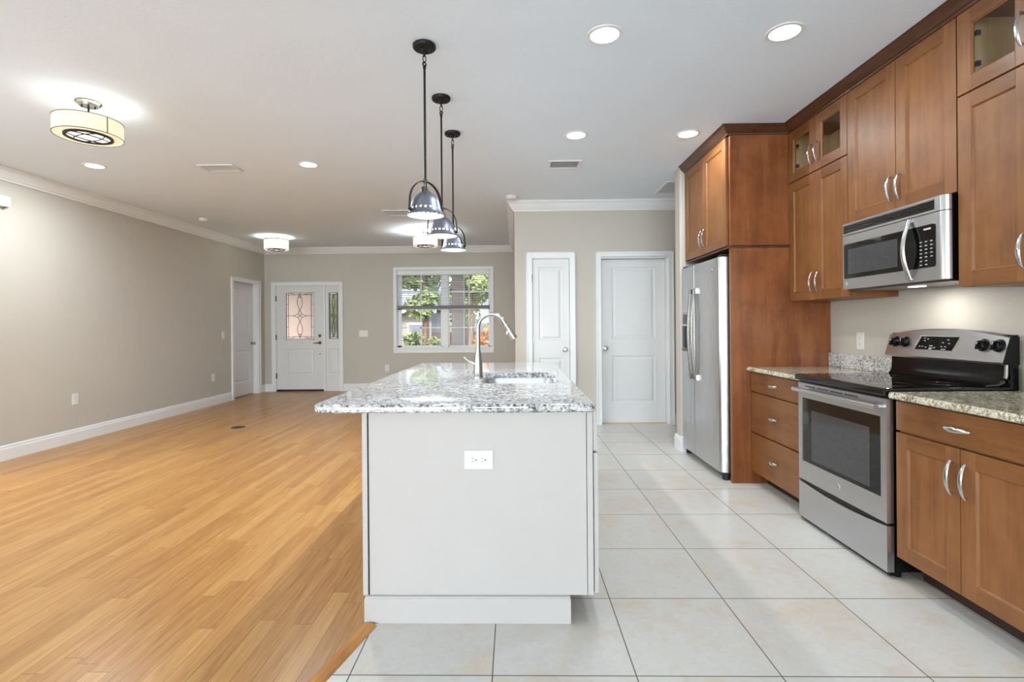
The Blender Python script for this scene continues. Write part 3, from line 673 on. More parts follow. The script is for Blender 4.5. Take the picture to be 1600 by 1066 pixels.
# ------------------------------------------------------------------ pendants
PX = -0.473
def pendant(loc, label):
    x, y = loc
    root = thing('pendant_light', label, 'pendant light', (x, y, CZ), 'pendants over the island')
    m = MB(); m.lathe([(0.058, CZ - 0.0005), (0.062, CZ - 0.004), (0.062, CZ - 0.016), (0.057, CZ - 0.022), (0.018, CZ - 0.025), (0.012, CZ - 0.034), (0.0001, CZ - 0.036)], (x, y, 0), 36)
    for a in (0.5, 0.5 + PI): m.tube([(x + 0.03 * math.cos(a), y + 0.03 * math.sin(a), CZ - 0.022), (x + 0.03 * math.cos(a), y + 0.03 * math.sin(a), CZ - 0.034)], 0.0045, 8)
    build('canopy', m, 'bronze', root, smooth=True)
    m = MB()
    def link(cz, hw, hh, ax):
        m.tube([(x + (hw * math.cos(a) if ax == 'x' else 0), y + (hw * math.cos(a) if ax == 'y' else 0), cz + hh * math.sin(a)) for a in [2 * PI * i / 20 for i in range(20)]], 0.0028, 6, closed=True)
    link(CZ - 0.045, 0.009, 0.019, 'y'); link(CZ - 0.075, 0.009, 0.021, 'x'); link(CZ - 0.103, 0.010, 0.012, 'y'); link(CZ - 0.105, 0.011, 0.011, 'x')
    build('chain', m, 'bronze', root, smooth=True)
    m = MB(); m.tube([(x, y, CZ - 0.112), (x, y, CZ - 0.128)], 0.0085, 12); m.tube([(x, y, CZ - 0.128), (x, y, 2.015)], 0.0063, 12)
    build('rod', m, 'bronze', root, smooth=True)
    zr = 1.822
    m = MB(); m.lathe([(0.0001, 2.022), (0.008, 2.02), (0.010, 2.012), (0.014, 2.008), (0.014, 2.0), (0.010, 1.996), (0.008, 1.975), (0.022, 1.972), (0.023, 1.968), (0.023, 1.945), (0.028, 1.942), (0.028, 1.936)], (x, y, 0), 28)
    build('socket', m, 'darkmetal', root, smooth=True)
    prof = [(0.028, 0.122), (0.036, 0.117), (0.040, 0.113), (0.054, 0.103), (0.067, 0.086), (0.075, 0.066), (0.0808, 0.043), (0.0825, 0.037), (0.0845, 0.028), (0.093, 0.009), (0.101, 0.001), (0.101, -0.002)]
    hole = lambda i, k: i == 7 and k % 3 == 0
    SEG = 60
    m = MB(); m.lathe([(r, zr + h) for r, h in prof], (x, y, 0), SEG, cap=False, skip=hole); sh = build('lamp_shade', m, 'shadegrey', root, smooth=True)
    m = MB(); m.lathe([(max(r - 0.0022, 0.02), zr + h - (0.001 if i < 10 else 0)) for i, (r, h) in enumerate(prof)], (x, y, 0), SEG, cap=False, skip=hole); build('shade_lining', m, 'enamel', sh, smooth=True)
    m = MB(); m.tube([(x + 0.1 * math.cos(a), y + 0.1 * math.sin(a), zr - 0.002) for a in [2 * PI * i / 44 for i in range(44)]], 0.0022, 6, closed=True); build('shade_rim', m, 'darkmetal', sh, smooth=True)
    # yoke
    m = MB(); pts = []
    R = 0.101; zc = zr + 0.062
    pts = [(-0.094, 0, zr + 0.012), (-0.1005, 0, zr + 0.03), (-0.0985, 0, zr + 0.066)] + [(-0.098 * math.cos(t), 0, zr + 0.07 + 0.112 * math.sin(t)) for t in [PI * i / 16 for i in range(1, 16)]] + [(0.0985, 0, zr + 0.066), (0.1005, 0, zr + 0.03), (0.094, 0, zr + 0.012)]
    m.tube([(x + a, y + b, z) for a, b, z in pts], (0.0018, 0.007), 8, side=None) if False else None
    rr = []
    for i, p in enumerate(pts):
        t = (Vector(pts[min(i + 1, len(pts) - 1)]) - Vector(pts[max(i - 1, 0)])).normalized(); nrm = Vector((t.z, 0, -t.x))
        rr.append([m._v(tuple(Vector((x, y, 0)) + Vector(p) + nrm * a + Vector((0, b, 0)))) for a, b in ((-0.002, -0.008), (0.002, -0.008), (0.002, 0.008), (-0.002, 0.008))])
    for A, B in zip(rr, rr[1:]):
        for k in range(4): m.face([A[k], A[(k + 1) % 4], B[(k + 1) % 4], B[k]])
    m.face(rr[0]); m.face(rr[-1])
    for s in (-1, 1): m.tube([(x + s * 0.083, y, zr + 0.02), (x + s * 0.106, y, zr + 0.02)], 0.005, 8)
    yk = build('yoke', m, 'bronze', root)
    m = MB(); m.lathe([(0.0001, 1.862), (0.02, 1.866), (0.029, 1.88), (0.027, 1.9), (0.014, 1.925), (0.012, 1.937)], (x, y, 0), 24); build('bulb', m, 'bulb', root, smooth=True)
    l = bpy.data.lights.new('pendant_bulb', 'SPOT'); l.energy = 24; l.spot_size = 2.5; l.spot_blend = 0.4; l.shadow_soft_size = 0.03; l.color = (0.94, 0.97, 1.0)
    lo = bpy.data.objects.new('pendant_bulb', l); COL.objects.link(lo); lo.parent = root; lo.location = (0, 0, 1.855 - CZ)
    return root
p0 = pendant((PX, 2.75), 'nearest of the three dark pendant lights over the island')
for (y, rot, lab) in ((3.382, -0.12, 'middle one of the three dark pendant lights over the island'), (4.005, -0.35, 'farthest of the three dark pendant lights over the island')): dup(p0, (PX, y, CZ), lab, rotz=rot)
p0.rotation_euler = (0, 0, 0.75)

# ------------------------------------------------------------------ island
root = thing('kitchen_island', 'pale grey painted island base with plain end panel', 'kitchen island', (-0.16, 3.2, 0))
m = MB(); m.box(-0.612, 0.320, 2.138, 4.33, 0.108, 0.13); m.box(-0.612, -0.594, 2.138, 4.33, 0.13, 0.872); m.box(0.300, 0.319, 2.138, 2.22, 0.13, 0.872); m.box(0.300, 0.319, 4.25, 4.33, 0.13, 0.872); m.box(-0.594, 0.30, 4.312, 4.33, 0.13, 0.872); m.box(0.3, 0.319, 2.22, 4.25, 0.13, 0.16); m.box(0.3, 0.319, 2.22, 4.25, 0.84, 0.872)
build('cabinet_body', m, 'island', root)
m = MB(); m.box(-0.610, 0.293, 2.12, 2.138, 0.108, 0.8725); m.box(0.2955, 0.3195, 2.12, 2.138, 0.108, 0.8725); build('end_panel', m, 'island', root, bevel=0.001)
m = MB(); m.box(-0.637, -0.616, 2.116, 4.36, 0.108, 0.8725); build('back_panel', m, 'island', root, bevel=0.001)
m = MB(); m.box(-0.6155, -0.611, 2.124, 2.14, 0.108, 0.872); build('panel_gap', m, 'slot', root)
m = MB(); m.box(-0.628, 0.223, 2.100, 4.36, 0.0, 0.1); m.prism([(2.100, 0.1), (4.36, 0.1), (4.36, 0.108), (2.108, 0.108)], 'x', -0.626, 0.221); build('toe_kick', m, 'island', root, bevel=0.001)
ys = [2.128, 2.66, 3.21, 3.76, 4.325]
for a, b in zip(ys, ys[1:]):
    d = MB(); d.box(0.324, 0.343, a + 0.002, b - 0.002, 0.112, 0.692); dd = build('door', d, 'island', root, bevel=0.0015)
    d = MB(); d.box(0.322, 0.340, a + 0.002, b - 0.002, 0.702, 0.866); dw = build('drawer', d, 'island', root, bevel=0.0015)
m = MB(); m.box(0.3195, 0.3235, 2.135, 4.325, 0.115, 0.866); build('door_bumper_strip', m, 'slot', root)  # dark sheet between the island body and its doors and drawers

def rounded_rect(x0, x1, y0, y1, r, n=6):
    out = []
    for cx, cy, a0 in ((x1 - r, y1 - r, 0), (x0 + r, y1 - r, PI / 2), (x0 + r, y0 + r, PI), (x1 - r, y0 + r, 1.5 * PI)):
        for i in range(n + 1): a = a0 + PI / 2 * i / n; out.append((cx + r * math.cos(a), cy + r * math.sin(a)))
    return out
def slab_with_hole(outer, inner, edge, z0, z1):
    # outer ring with bullnose edge, inner ring straight; both lists resampled by angle to the same count
    mb = MB(); n = 96
    def resample(poly):
        P = [Vector(p) for p in poly] + [Vector(poly[0])]; L = [0]
        for a, b in zip(P, P[1:]): L.append(L[-1] + (b - a).length)
        return P, L
    cx = sum(p[0] for p in inner) / len(inner); cy = sum(p[1] for p in inner) / len(inner)
    def hit(poly, ang):
        d = Vector((math.cos(ang), math.sin(ang))); best = None
        for i in range(len(poly)):
            a = Vector(poly[i]) - Vector((cx, cy)); b = Vector(poly[(i + 1) % len(poly)]) - Vector((cx, cy)); e = b - a
            den = d.x * e.y - d.y * e.x
            if abs(den) < 1e-12: continue
            t = (a.x * e.y - a.y * e.x) / den; s = (a.x * d.y - a.y * d.x) / den
            if t > 0 and -1e-9 <= s <= 1 + 1e-9: best = t if best is None else max(best, t)
        return (cx + d.x * best, cy + d.y * best)
    angs = sorted(set([round(math.atan2(p[1] - cy, p[0] - cx), 6) for p in outer] + [round(math.atan2(p[1] - cy, p[0] - cx), 6) for p in inner]))
    O = [hit(outer, a) for a in angs]; I = [hit(inner, a) for a in angs]; n = len(angs)
    oc = (sum(p[0] for p in outer) / len(outer), sum(p[1] for p in outer) / len(outer))
    bx0, bx1 = min(p[0] for p in outer), max(p[0] for p in outer); by0, by1 = min(p[1] for p in outer), max(p[1] for p in outer)
    def inset(p, e):
        hx, hy = (bx1 - bx0) / 2, (by1 - by0) / 2; mx, my = (bx0 + bx1) / 2, (by0 + by1) / 2
        return (mx + (p[0] - mx) * (hx - e) / hx, my + (p[1] - my) * (hy - e) / hy)
    h = z1 - z0; r = edge; prof = [(r, z1)] + [(r - r * math.sin(a), z1 - r + r * math.cos(a)) for a in (0.4, 0.8, 1.2, PI / 2)] + [(0, z0 + r * 0.6), (r * 0.6, z0)]
    rings = [[mb._v((p[0], p[1], z1)) for p in I]] + [[mb._v(inset(p, e) + (z,)) for p in O] for e, z in prof] + [[mb._v((p[0], p[1], z0)) for p in I]]
    for a, b in zip(rings, rings[1:] + rings[:1]):
        for k in range(n): mb.face([a[k], a[(k + 1) % n], b[(k + 1) % n], b[k]])
    return mb
SK = (-0.185, 0.247, 2.80, 3.45)
outer = [(-0.832, 2.115)] + [(-0.832 + 0.06 - 0.06 * math.cos(a), 2.06 + 0.06 - 0.06 * math.sin(a)) for a in (0.25, 0.5, 0.75, 1.0, 1.25, 1.5)] + [(-0.6, 2.06), (0.300, 2.06), (0.312, 2.063), (0.321, 2.072), (0.325, 2.085)] + [(0.336, 4.40), (-0.805, 4.40)]
mb = slab_with_hole(outer, rounded_rect(SK[0], SK[1], SK[2], SK[3], 0.07), 0.011, 0.873, 0.907)
ct = build('island_countertop', mb, 'granite', origin=(-0.25, 3.2, 0.873), smooth=True, label='white and grey granite countertop on the island', category='countertop')
# sink
root = thing('sink', 'stainless undermount sink set in the island countertop', 'sink', (0.03, 3.12, 0.66))
mb = MB(); n = 7
def rr(x0, x1, y0, y1, r, z): return [mb._v((p[0], p[1], z)) for p in rounded_rect(x0, x1, y0, y1, r, n)]
e = 0.012
L = [rr(SK[0] - 0.03, SK[1] + 0.03, SK[2] - 0.03, SK[3] + 0.03, 0.08, 0.872), rr(SK[0] - 0.006, SK[1] + 0.006, SK[2] - 0.006, SK[3] + 0.006, 0.074, 0.872), rr(SK[0] + 0.0, SK[1] - 0.0, SK[2] + 0.0, SK[3] - 0.0, 0.07, 0.845), rr(SK[0] + 0.012, SK[1] - 0.012, SK[2] + 0.012, SK[3] - 0.012, 0.065, 0.70), rr(SK[0] + 0.03, SK[1] - 0.03, SK[2] + 0.03, SK[3] - 0.03, 0.06, 0.672), rr(SK[0] + 0.06, SK[1] - 0.06, SK[2] + 0.06, SK[3] - 0.06, 0.05, 0.668)]
for a, b in zip(L, L[1:]):
    for k in range(len(a)): mb.face([a[k], a[(k + 1) % len(a)], b[(k + 1) % len(a)], b[k]])
mb.face(L[-1]); build('basin', mb, 'steel', root, smooth=True)
mb = MB(); mb.lathe([(0.045, 0.669), (0.045, 0.672), (0.03, 0.672), (0.028, 0.670)], (0.03, 3.12, 0), 28); build('drain', mb, 'chrome', root)
# faucet
fx, fy = -0.222, 3.12
root = thing('kitchen_faucet', 'brushed nickel gooseneck faucet with pull-down sprayer beside the sink', 'faucet', (fx, fy, 0.907))
mb = MB(); mb.lathe([(0.029, 0.908), (0.029, 0.918), (0.0255, 0.924), (0.0265, 0.96), (0.024, 1.0), (0.019, 1.05), (0.0155, 1.068), (0.0155, 1.076)], (fx, fy, 0), 32); build('faucet_body', mb, 'nickel', root, smooth=True)
mb = MB(); R = 0.083; zc = 1.212
pts = [(fx, fy, 1.07), (fx, fy, 1.14), (fx, fy, 1.19)] + [(fx + R - R * math.cos(a), fy, zc + R * math.sin(a)) for a in [PI * i / 20 for i in range(0, 18)]]
d = Vector(pts[-1]) - Vector(pts[-2]); d.normalize(); e1 = Vector(pts[-1]) + d * 0.02
pts.append(tuple(e1)); mb.tube(pts, 0.0125, 16, side=(0, 1, 0)); build('spout', mb, 'nickel', root, smooth=True)
mb = MB(); e2 = e1 + d * 0.105
mb.tube([tuple(e1), tuple(e1 + d * 0.006), tuple(e1 + d * 0.012), tuple(e1 + d * 0.05), tuple(e1 + d * 0.085), tuple(e1 + d * 0.103), tuple(e2)], [0.0135, 0.0145, 0.014, 0.0175, 0.021, 0.0215, 0.019], 18, side=(0, 1, 0))
sp_ = build('spray_head', mb, 'nickel', root, smooth=True)
mb = MB(); q = e1 + d * 0.05; mb.tube([tuple(q + Vector((-0.012, -0.012, 0))), tuple(q + Vector((-0.018, -0.014, -0.018)))], 0.005, 8); build('spray_button', mb, 'plastic', sp_)
mb = MB(); mb.tube([(fx, fy, 0.985), (fx - 0.032, fy - 0.004, 0.995)], 0.012, 14); mb.tube([(fx - 0.03, fy - 0.004, 0.994), (fx - 0.055, fy - 0.006, 1.008), (fx - 0.088, fy - 0.008, 1.034)], [0.0085, 0.006, 0.007], 10); build('lever_handle', mb, 'nickel', root, smooth=True)

# ------------------------------------------------------------------ kitchen cabinets on the right wall
def pull(parent, X, y, z, vertical=True, L=0.14, mat='chrome'):
    mb = MB(); pts = []; rad = []
    N = 16
    for i in range(N + 1):
        t = i / N; s = (t - 0.5) * L; o = 0.010 + 0.022 * math.sin(PI * t) ** 0.7
        pts.append((X - o, y, z + s) if vertical else (X - o, y + s, z)); wv = 0.005 + 0.006 * math.sin(PI * t)
        rad.append((wv, 0.0042))
    mb.tube(pts, rad, 10, side=(0, 1, 0) if vertical else (0, 0, 1))
    for s in (-1, 1):
        p = (y, z + s * (L / 2 - 0.006)) if vertical else (y + s * (L / 2 - 0.006), z)
        mb.tube([(X + 0.001, p[0], p[1]), (X - 0.013, p[0], p[1])], 0.0058, 10)
    return build('handle', mb, mat, parent, smooth=True)
def shaker(parent, X, y0, y1, z0, z1, glass=False, st=0.07, g=0.002, hy=None, hz=None, name='door', th=0.02, L=0.14):
    y0 += g; y1 -= g; z0 += g; z1 -= g
    mb = MB(); mb.box(X, X + th, y0, y0 + st, z0, z1); mb.box(X, X + th, y1 - st, y1, z0, z1)
    mb.mi = 1; mb.box(X, X + th, y0 + st, y1 - st, z0, z0 + st); mb.box(X, X + th, y0 + st, y1 - st, z1 - st, z1); mb.mi = 0
    # sloped inner bead
    a = (y0 + st, y1 - st, z0 + st, z1 - st); b = 0.007
    o = [mb._v((X + 0.001, u, z)) for u, z in ((a[0], a[2]), (a[1], a[2]), (a[1], a[3]), (a[0], a[3]))]; i_ = [mb._v((X + 0.010, u, z)) for u, z in ((a[0] + b, a[2] + b), (a[1] - b, a[2] + b), (a[1] - b, a[3] - b), (a[0] + b, a[3] - b))]
    for k in range(4): mb.face([o[k], o[(k + 1) % 4], i_[(k + 1) % 4], i_[k]])
    if not glass: mb.box(X + 0.009, X + 0.016, a[0] - 0.005, a[1] + 0.005, a[2] - 0.005, a[3] + 0.005)
    d = build(name, mb, ['cab', 'cabh'], parent, bevel=0.0012)
    if glass:
        gm = MB(); gm.box(X + 0.011, X + 0.014, a[0] - 0.004, a[1] + 0.004, a[2] - 0.004, a[3] + 0.004); build('glass_pane', gm, 'cabglass', d)
        hyy = y1 - st - 0.004 if hy < (y0 + y1) / 2 else y0 + st + 0.004
        for z in (z0 + st + 0.05, z1 - st - 0.05): hg = MB(); hg.box(X + 0.021, X + 0.04, hyy - 0.007, hyy + 0.007, z - 0.011, z + 0.011); build('hinge', hg, 'darkmetal', d)
    if hy is not None: pull(d, X, hy, hz, True, L)
    return d
def drawer(parent, X, y0, y1, z0, z1, hl=0.115, th=0.02):
    mb = MB(); mb.box(X, X + th, y0 + 0.002, y1 - 0.002, z0 + 0.002, z1 - 0.002); d = build('drawer', mb, 'cabh', parent, bevel=0.0025)
    pull(d, X, (y0 + y1) / 2, (z0 + z1) / 2, False, hl); return d
XU = 2.105; XB = 1.806
def carcass(parent, x0, x1, y0, y1, z0, z1, shelf=None, mat='cab'):
    mb = MB(); t = 0.018
    mb.box(x0, x1, y0, y0 + t, z0, z1); mb.box(x0, x1, y1 - t, y1, z0, z1); mb.box(x0, x1, y0 + t, y1 - t, z0, z0 + t); mb.box(x0, x1, y0 + t, y1 - t, z1 - t, z1); mb.mi = 1; mb.box(x1 - 0.01, x1, y0 + t, y1 - t, z0 + t, z1 - t)
    if shelf: mb.box(x0 + 0.005, x1 - 0.01, y0 + t, y1 - t, shelf - 0.009, shelf + 0.009)
    for yy, s in ((y0 + t, 1), (y1 - t, -1)): mb.box(x0 + 0.012, x1 - 0.01, min(yy, yy + s * 0.002), max(yy, yy + s * 0.002), z0 + t, z1 - t)
    return build('cabinet_body', mb, [mat, 'cabin'], parent)
ZT = 2.672
r1 = thing('wall_cabinet', 'tall wall cabinet with two small glass doors, beside the refrigerator panel', 'cabinet', (2.26, 3.6, 1.388), 'brown upper cabinets')
carcass(r1, XU + 0.022, XR - 0.002, 3.264, 3.953, 1.388, ZT, shelf=2.285); c = 3.6085
shaker(r1, XU, 3.264, c, 2.288, ZT, True, hy=c - 0.036, hz=2.415, st=0.066); shaker(r1, XU, c, 3.953, 2.288, ZT, True, hy=c + 0.036, hz=2.415, st=0.066)
shaker(r1, XU, 3.264, c, 1.388, 2.284, hy=c - 0.036, hz=1.51, st=0.066); shaker(r1, XU, c, 3.953, 1.388, 2.284, hy=c + 0.036, hz=1.51, st=0.066)
r2 = thing('wall_cabinet', 'two-door wall cabinet above the microwave', 'cabinet', (2.26, 2.86, 1.842), 'brown upper cabinets')
carcass(r2, XU + 0.022, XR - 0.002, 2.466, 3.262, 1.842, ZT); c = 2.855
shaker(r2, XU, 2.466, c, 1.842, ZT, hy=c - 0.034, hz=1.968); shaker(r2, XU, c, 3.262, 1.842, ZT, hy=c + 0.034, hz=1.968)
r3 = thing('wall_cabinet', 'wall cabinet with a glass top door at the right photo edge', 'cabinet', (2.26, 2.1, 1.388), 'brown upper cabinets')
carcass(r3, XU + 0.022, XR - 0.002, 1.75, 2.462, 1.388, ZT, shelf=2.285); c = 2.108
shaker(r3, XU, 1.75, c, 2.288, ZT, True, hy=c - 0.036, hz=2.43); shaker(r3, XU, c, 2.462, 2.288, ZT, True, hy=c + 0.036, hz=2.43)
shaker(r3, XU, 1.75, c, 1.388, 2.284, hy=c - 0.036, hz=1.516); shaker(r3, XU, c, 2.462, 1.388, 2.284, hy=c + 0.036, hz=1.516)
# refrigerator surround
r4 = thing('refrigerator_cabinet', 'two-door wall cabinet above the refrigerator', 'cabinet', (2.0, 4.45, 1.82), 'brown upper cabinets')
mb = MB(); mb.box(1.668, XR - 0.002, 3.99, 4.945, 1.822, ZT); build('cabinet_body', mb, 'cab', r4)
mb = MB(); mb.box(1.664, XR - 0.002, 3.957, 3.988, 1.826, ZT); build('side_panel', mb, 'panel', r4, bevel=0.001, label='reddish brown side panel')
c = 4.47
shaker(r4, 1.645, 3.995, c, 1.825, ZT, hy=c - 0.036, hz=1.965); shaker(r4, 1.645, c, 4.943, 1.825, ZT, hy=c + 0.036, hz=1.965)
mb = MB(); mb.box(1.652, XR - 0.002, 3.954, 4.945, 1.806, 1.8215); build('light_rail', mb, 'crownw', r4, bevel=0.003)
r5 = thing('tall_panel', 'tall reddish brown wood panel beside the refrigerator', 'panel', (2.0, 3.97, 0))
mb = MB(); mb.box(1.668, XR - 0.002, 3.957, 3.985, 0.0, 1.8055); build('panel_board', mb, 'panel', r5, bevel=0.001)
mb = MB(); mb.box(1.663, 1.6675, 3.957, 3.985, 0.0, 1.8055); build('edge_band', mb, 'cab', r5)
mb = MB(); mb.mould([(XU, 1.6), (XU, 3.955), (1.645, 3.955), (1.645, 4.953)], [(-0.02, 2.673), (0.003, 2.673), (0.006, 2.684), (0.014, 2.688), (0.03, 2.702), (0.044, 2.722), (0.05, 2.733), (0.056, 2.735), (0.056, CZ - 0.001), (-0.02, CZ - 0.001)])
build('cabinet_crown_molding', mb, 'crownw', origin=(2.1, 3.0, 2.67), label='dark brown crown molding along the tops of the upper cabinets', category='molding')
# base units
b1 = thing('base_cabinet', 'three-drawer brown base cabinet between refrigerator panel and range', 'cabinet', (2.1, 3.6, 0), 'brown base cabinets')
mb = MB(); mb.box(XB + 0.022, XR - 0.002, 3.25, 3.954, 0.10, 0.862); build('cabinet_body', mb, 'cab', b1)
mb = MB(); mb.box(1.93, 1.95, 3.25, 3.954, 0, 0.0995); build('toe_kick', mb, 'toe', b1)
for z0, z1 in ((0.100, 0.396), (0.402, 0.704), (0.710, 0.856)): drawer(b1, XB, 3.25, 3.952, z0, z1, 0.10)
b2 = thing('base_cabinet', 'brown base cabinet with one wide drawer over two doors, right of the range', 'cabinet', (2.1, 2.1, 0), 'brown base cabinets')
mb = MB(); mb.box(XB + 0.022, XR - 0.002, 1.77, 2.462, 0.112, 0.862); build('cabinet_body', mb, 'cab', b2)
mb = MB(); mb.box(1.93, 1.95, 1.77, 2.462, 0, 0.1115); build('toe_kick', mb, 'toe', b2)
drawer(b2, XB, 1.77, 2.462, 0.714, 0.856, 0.125); c = 2.112
shaker(b2, XB, 1.77, c, 0.112, 0.708, hy=c - 0.034, hz=0.582, st=0.068, L=0.14); shaker(b2, XB, c, 2.462, 0.112, 0.708, hy=c + 0.034, hz=0.582, st=0.068, L=0.14)
def ctop(y0, y1, label):
    mb = MB(); x0, z0, z1, r = 1.775, 0.863, 0.895, 0.013
    poly = [(XR - 0.002, z0), (x0 + 0.006, z0), (x0, z0 + 0.006), (x0, z1 - r)] + [(x0 + r - r * math.cos(a), z1 - r + r * math.sin(a)) for a in (0.4, 0.8, 1.2, PI / 2)] + [(XR - 0.002, z1)]
    mb.prism(poly, 'y', y0, y1); return build('kitchen_countertop', mb, 'granite2', origin=(2.1, (y0 + y1) / 2, z0), bevel=0.002, label=label, category='countertop')
ctop(3.244, 3.955, 'beige granite countertop left of the range'); ctop(1.70, 2.466, 'beige granite countertop right of the range')
M['granite3'] = granite('white black speckled granite', [(0.36, S(70, 70, 74)), (0.43, S(150, 148, 146)), (0.49, S(206, 204, 202)), (0.60, S(232, 231, 230))], 60, 12, 0.05, S(120, 108, 98), 0.12)
for y0, y1, lab in ((3.20, 3.955, 'speckled granite backsplash strip left of the range'), (1.70, 2.455, 'speckled granite backsplash strip right of the range')):
    mb = MB(); mb.box(XR - 0.022, XR - 0.001, y0, y1, 0.8955, 0.998); build('granite_backsplash', mb, 'granite3', origin=(XR, (y0 + y1) / 2, 0.895), bevel=0.003, label=lab, category='backsplash')

# ------------------------------------------------------------------ emblem helper
def emblem(parent, T, u, z, d, r):
    m = MB(T); m.cyl((u, 0, z), r, d, d + 0.003, 'y', 28); e = build('emblem', m, 'mark', parent)
    m = MB(T); m.tube([(u + r * 0.78 * math.cos(a), d + 0.0032, z + r * 0.78 * math.sin(a)) for a in [2 * PI * i / 24 for i in range(24)]], r * 0.07, 6, closed=True)
    # two looping initials
    m.tube([(u + r * (0.05 + 0.3 * math.cos(a)) , d + 0.0032, z + r * (0.05 + 0.38 * math.sin(a))) for a in [0.5 + 5.2 * i / 16 for i in range(17)]], r * 0.06, 6)
    m.tube([(u - r * (0.12 + 0.3 * math.cos(a)), d + 0.0032, z + r * (0.38 * math.sin(2 * a) * 0.6)) for a in [0.2 + 2.8 * i / 16 for i in range(17)]], r * 0.06, 6)
    build('emblem_lines', m, 'darkmetal', e)

# ------------------------------------------------------------------ range
R0, R1 = 2.478, 3.240
root = thing('electric_range', 'stainless freestanding electric range with black glass top', 'range', (2.1, 2.86, 0))
TR = T_right(0.0)   # (u, d, z) -> (-d, u, z)
mb = MB(); mb.box(1.812, 2.40, R0, R1, 0.03, 0.862)
for yy in (R0 + 0.03, R1 - 0.03): mb.cyl((1.84, yy, 0), 0.018, 0, 0.03); mb.cyl((2.36, yy, 0), 0.018, 0, 0.03)
build('range_body', mb, 'black', root)
mb = MB(); mb.box(1.785, 1.812, R0 + 0.004, R1 - 0.004, 0.86, 0.874); mb.box(1.79, 2.30, R0 - 0.002, R1 + 0.002, 0.8625, 0.872)
poly = [(1.757, 0.880), (1.757, 0.902), (1.762, 0.908), (1.772, 0.910), (2.33, 0.910), (2.33, 0.8955), (1.80, 0.8955), (1.79, 0.875), (1.765, 0.873)]
build('cooktop_support', mb, 'black', root)
mb = MB(); mb.prism([(1.757, 0.880), (1.757, 0.902), (1.762, 0.908), (1.775, 0.910), (2.36, 0.910), (2.36, 0.8965), (1.80, 0.8965), (1.795, 0.8745), (1.765, 0.8745)], 'y', R0 - 0.004, R1 + 0.004); cook = build('cooktop', mb, 'blackglass', root, bevel=0.002)
mb = MB()
for cx, cy, rr_ in ((1.92, 2.66, 0.10), (1.92, 3.06, 0.09), (2.19, 2.66, 0.075), (2.19, 3.06, 0.10)): mb.lathe([(rr_, 0.9102), (rr_, 0.9106), (rr_ - 0.002, 0.9106), (rr_ - 0.002, 0.9102)], (cx, cy, 0), 40, closed=True)
build('burner_ring', mb, 'ovenwin', cook)
# oven door: steel frame and dark window
dz0, dz1 = 0.262, 0.858; X0 = 1.775
mb = MB(); w0, w1, wz0, wz1 = R0 + 0.042, R1 - 0.04, 0.378, 0.768
mb.box(X0, X0 + 0.034, R0 + 0.003, w0, dz0, dz1); mb.box(X0, X0 + 0.034, w1, R1 - 0.003, dz0, dz1); mb.box(X0, X0 + 0.034, w0, w1, dz0, wz0); mb.box(X0, X0 + 0.034, w0, w1, wz1, dz1)
od = build('oven_door', mb, 'steelh', root)
mb = MB(); mb.box(X0 + 0.003, X0 + 0.03, w0, w1, wz0, wz1); build('oven_glass', mb, 'blackglass', od)
mb = MB(); mb.box(X0 + 0.0022, X0 + 0.0029, R0 + 0.122, R1 - 0.135, 0.40, 0.70); build('oven_window', mb, 'ovenwin', od)
mb = MB()
for i in range(4): mb.box(X0 - 0.0006, X0 - 0.0001, 2.68 + i * 0.125, 2.79 + i * 0.125, 0.838, 0.844)
build('vent_slot', mb, 'slot', od)
mb = MB(); N = 14
pts = [(1.732 - 0.006 * math.sin(PI * i / N), R0 + 0.0 + (R1 - R0 - 0.03) * i / N + 0.01, 0.818) for i in range(N + 1)]
mb.tube(pts, (0.014, 0.012), 14, side=(0, 0, 1))
for yy in (R0 + 0.04, R1 - 0.045): mb.tube([(X0 + 0.002, yy, 0.818), (1.735, yy, 0.818)], (0.010, 0.014), 10, side=(0, 0, 1))
build('oven_handle', mb, 'steelh', od, smooth=True)
emblem(od, T_right(X0), 2.851, 0.322, 0.0, 0.017)
# storage drawer with dipped top edge
mb = MB(); N = 20
top = [(R0 + 0.003 + (R1 - R0 - 0.006) * i / N, 0.248 - 0.020 * math.sin(PI * i / N)) for i in range(N + 1)]
mb.prism([(R1 - 0.003, 0.028), (R0 + 0.003, 0.028)] + top, 'x', X0, X0 + 0.034); build('storage_drawer', mb, 'steelh', root)
mb = MB(); mb.box(X0 + 0.012, X0 + 0.05, R0 + 0.003, R1 - 0.003, 0.012, 0.028); mb.box(X0 + 0.01, X0 + 0.036, R0 + 0.004, R1 - 0.004, 0.20, 0.27); build('kick_strip', mb, 'black', root)
# backguard
mb = MB()
mb.box(2.362, 2.40, R0 + 0.002, R1 - 0.002, 0.862, 1.16)
mb.prism([(2.33, 0.9105), (2.362, 0.9105), (2.362, 1.02), (2.355, 1.02), (2.35, 0.94), (2.34, 0.922)], 'y', R0 + 0.03, R1 - 0.004)
build('backguard', mb, 'black', root, smooth=True)
mb = MB()   # glossy end bracket on the near side
mb.tube([(2.357, R0 + 0.016, 1.016), (2.354, R0 + 0.016, 0.965), (2.350, R0 + 0.016, 0.95), (2.342, R0 + 0.016, 0.936), (2.330, R0 + 0.016, 0.926), (2.31, R0 + 0.016, 0.919), (2.26, R0 + 0.016, 0.915)], [0.010, 0.010, 0.010, 0.009, 0.008, 0.007, 0.005], 12); build('end_bracket', mb, 'darkmetal', root, smooth=True)
def arch(y): t = (y - R0) / (R1 - R0); return 0.034 * (1 - (2 * t - 1) ** 2)
mb = MB(); rings = []
N = 24
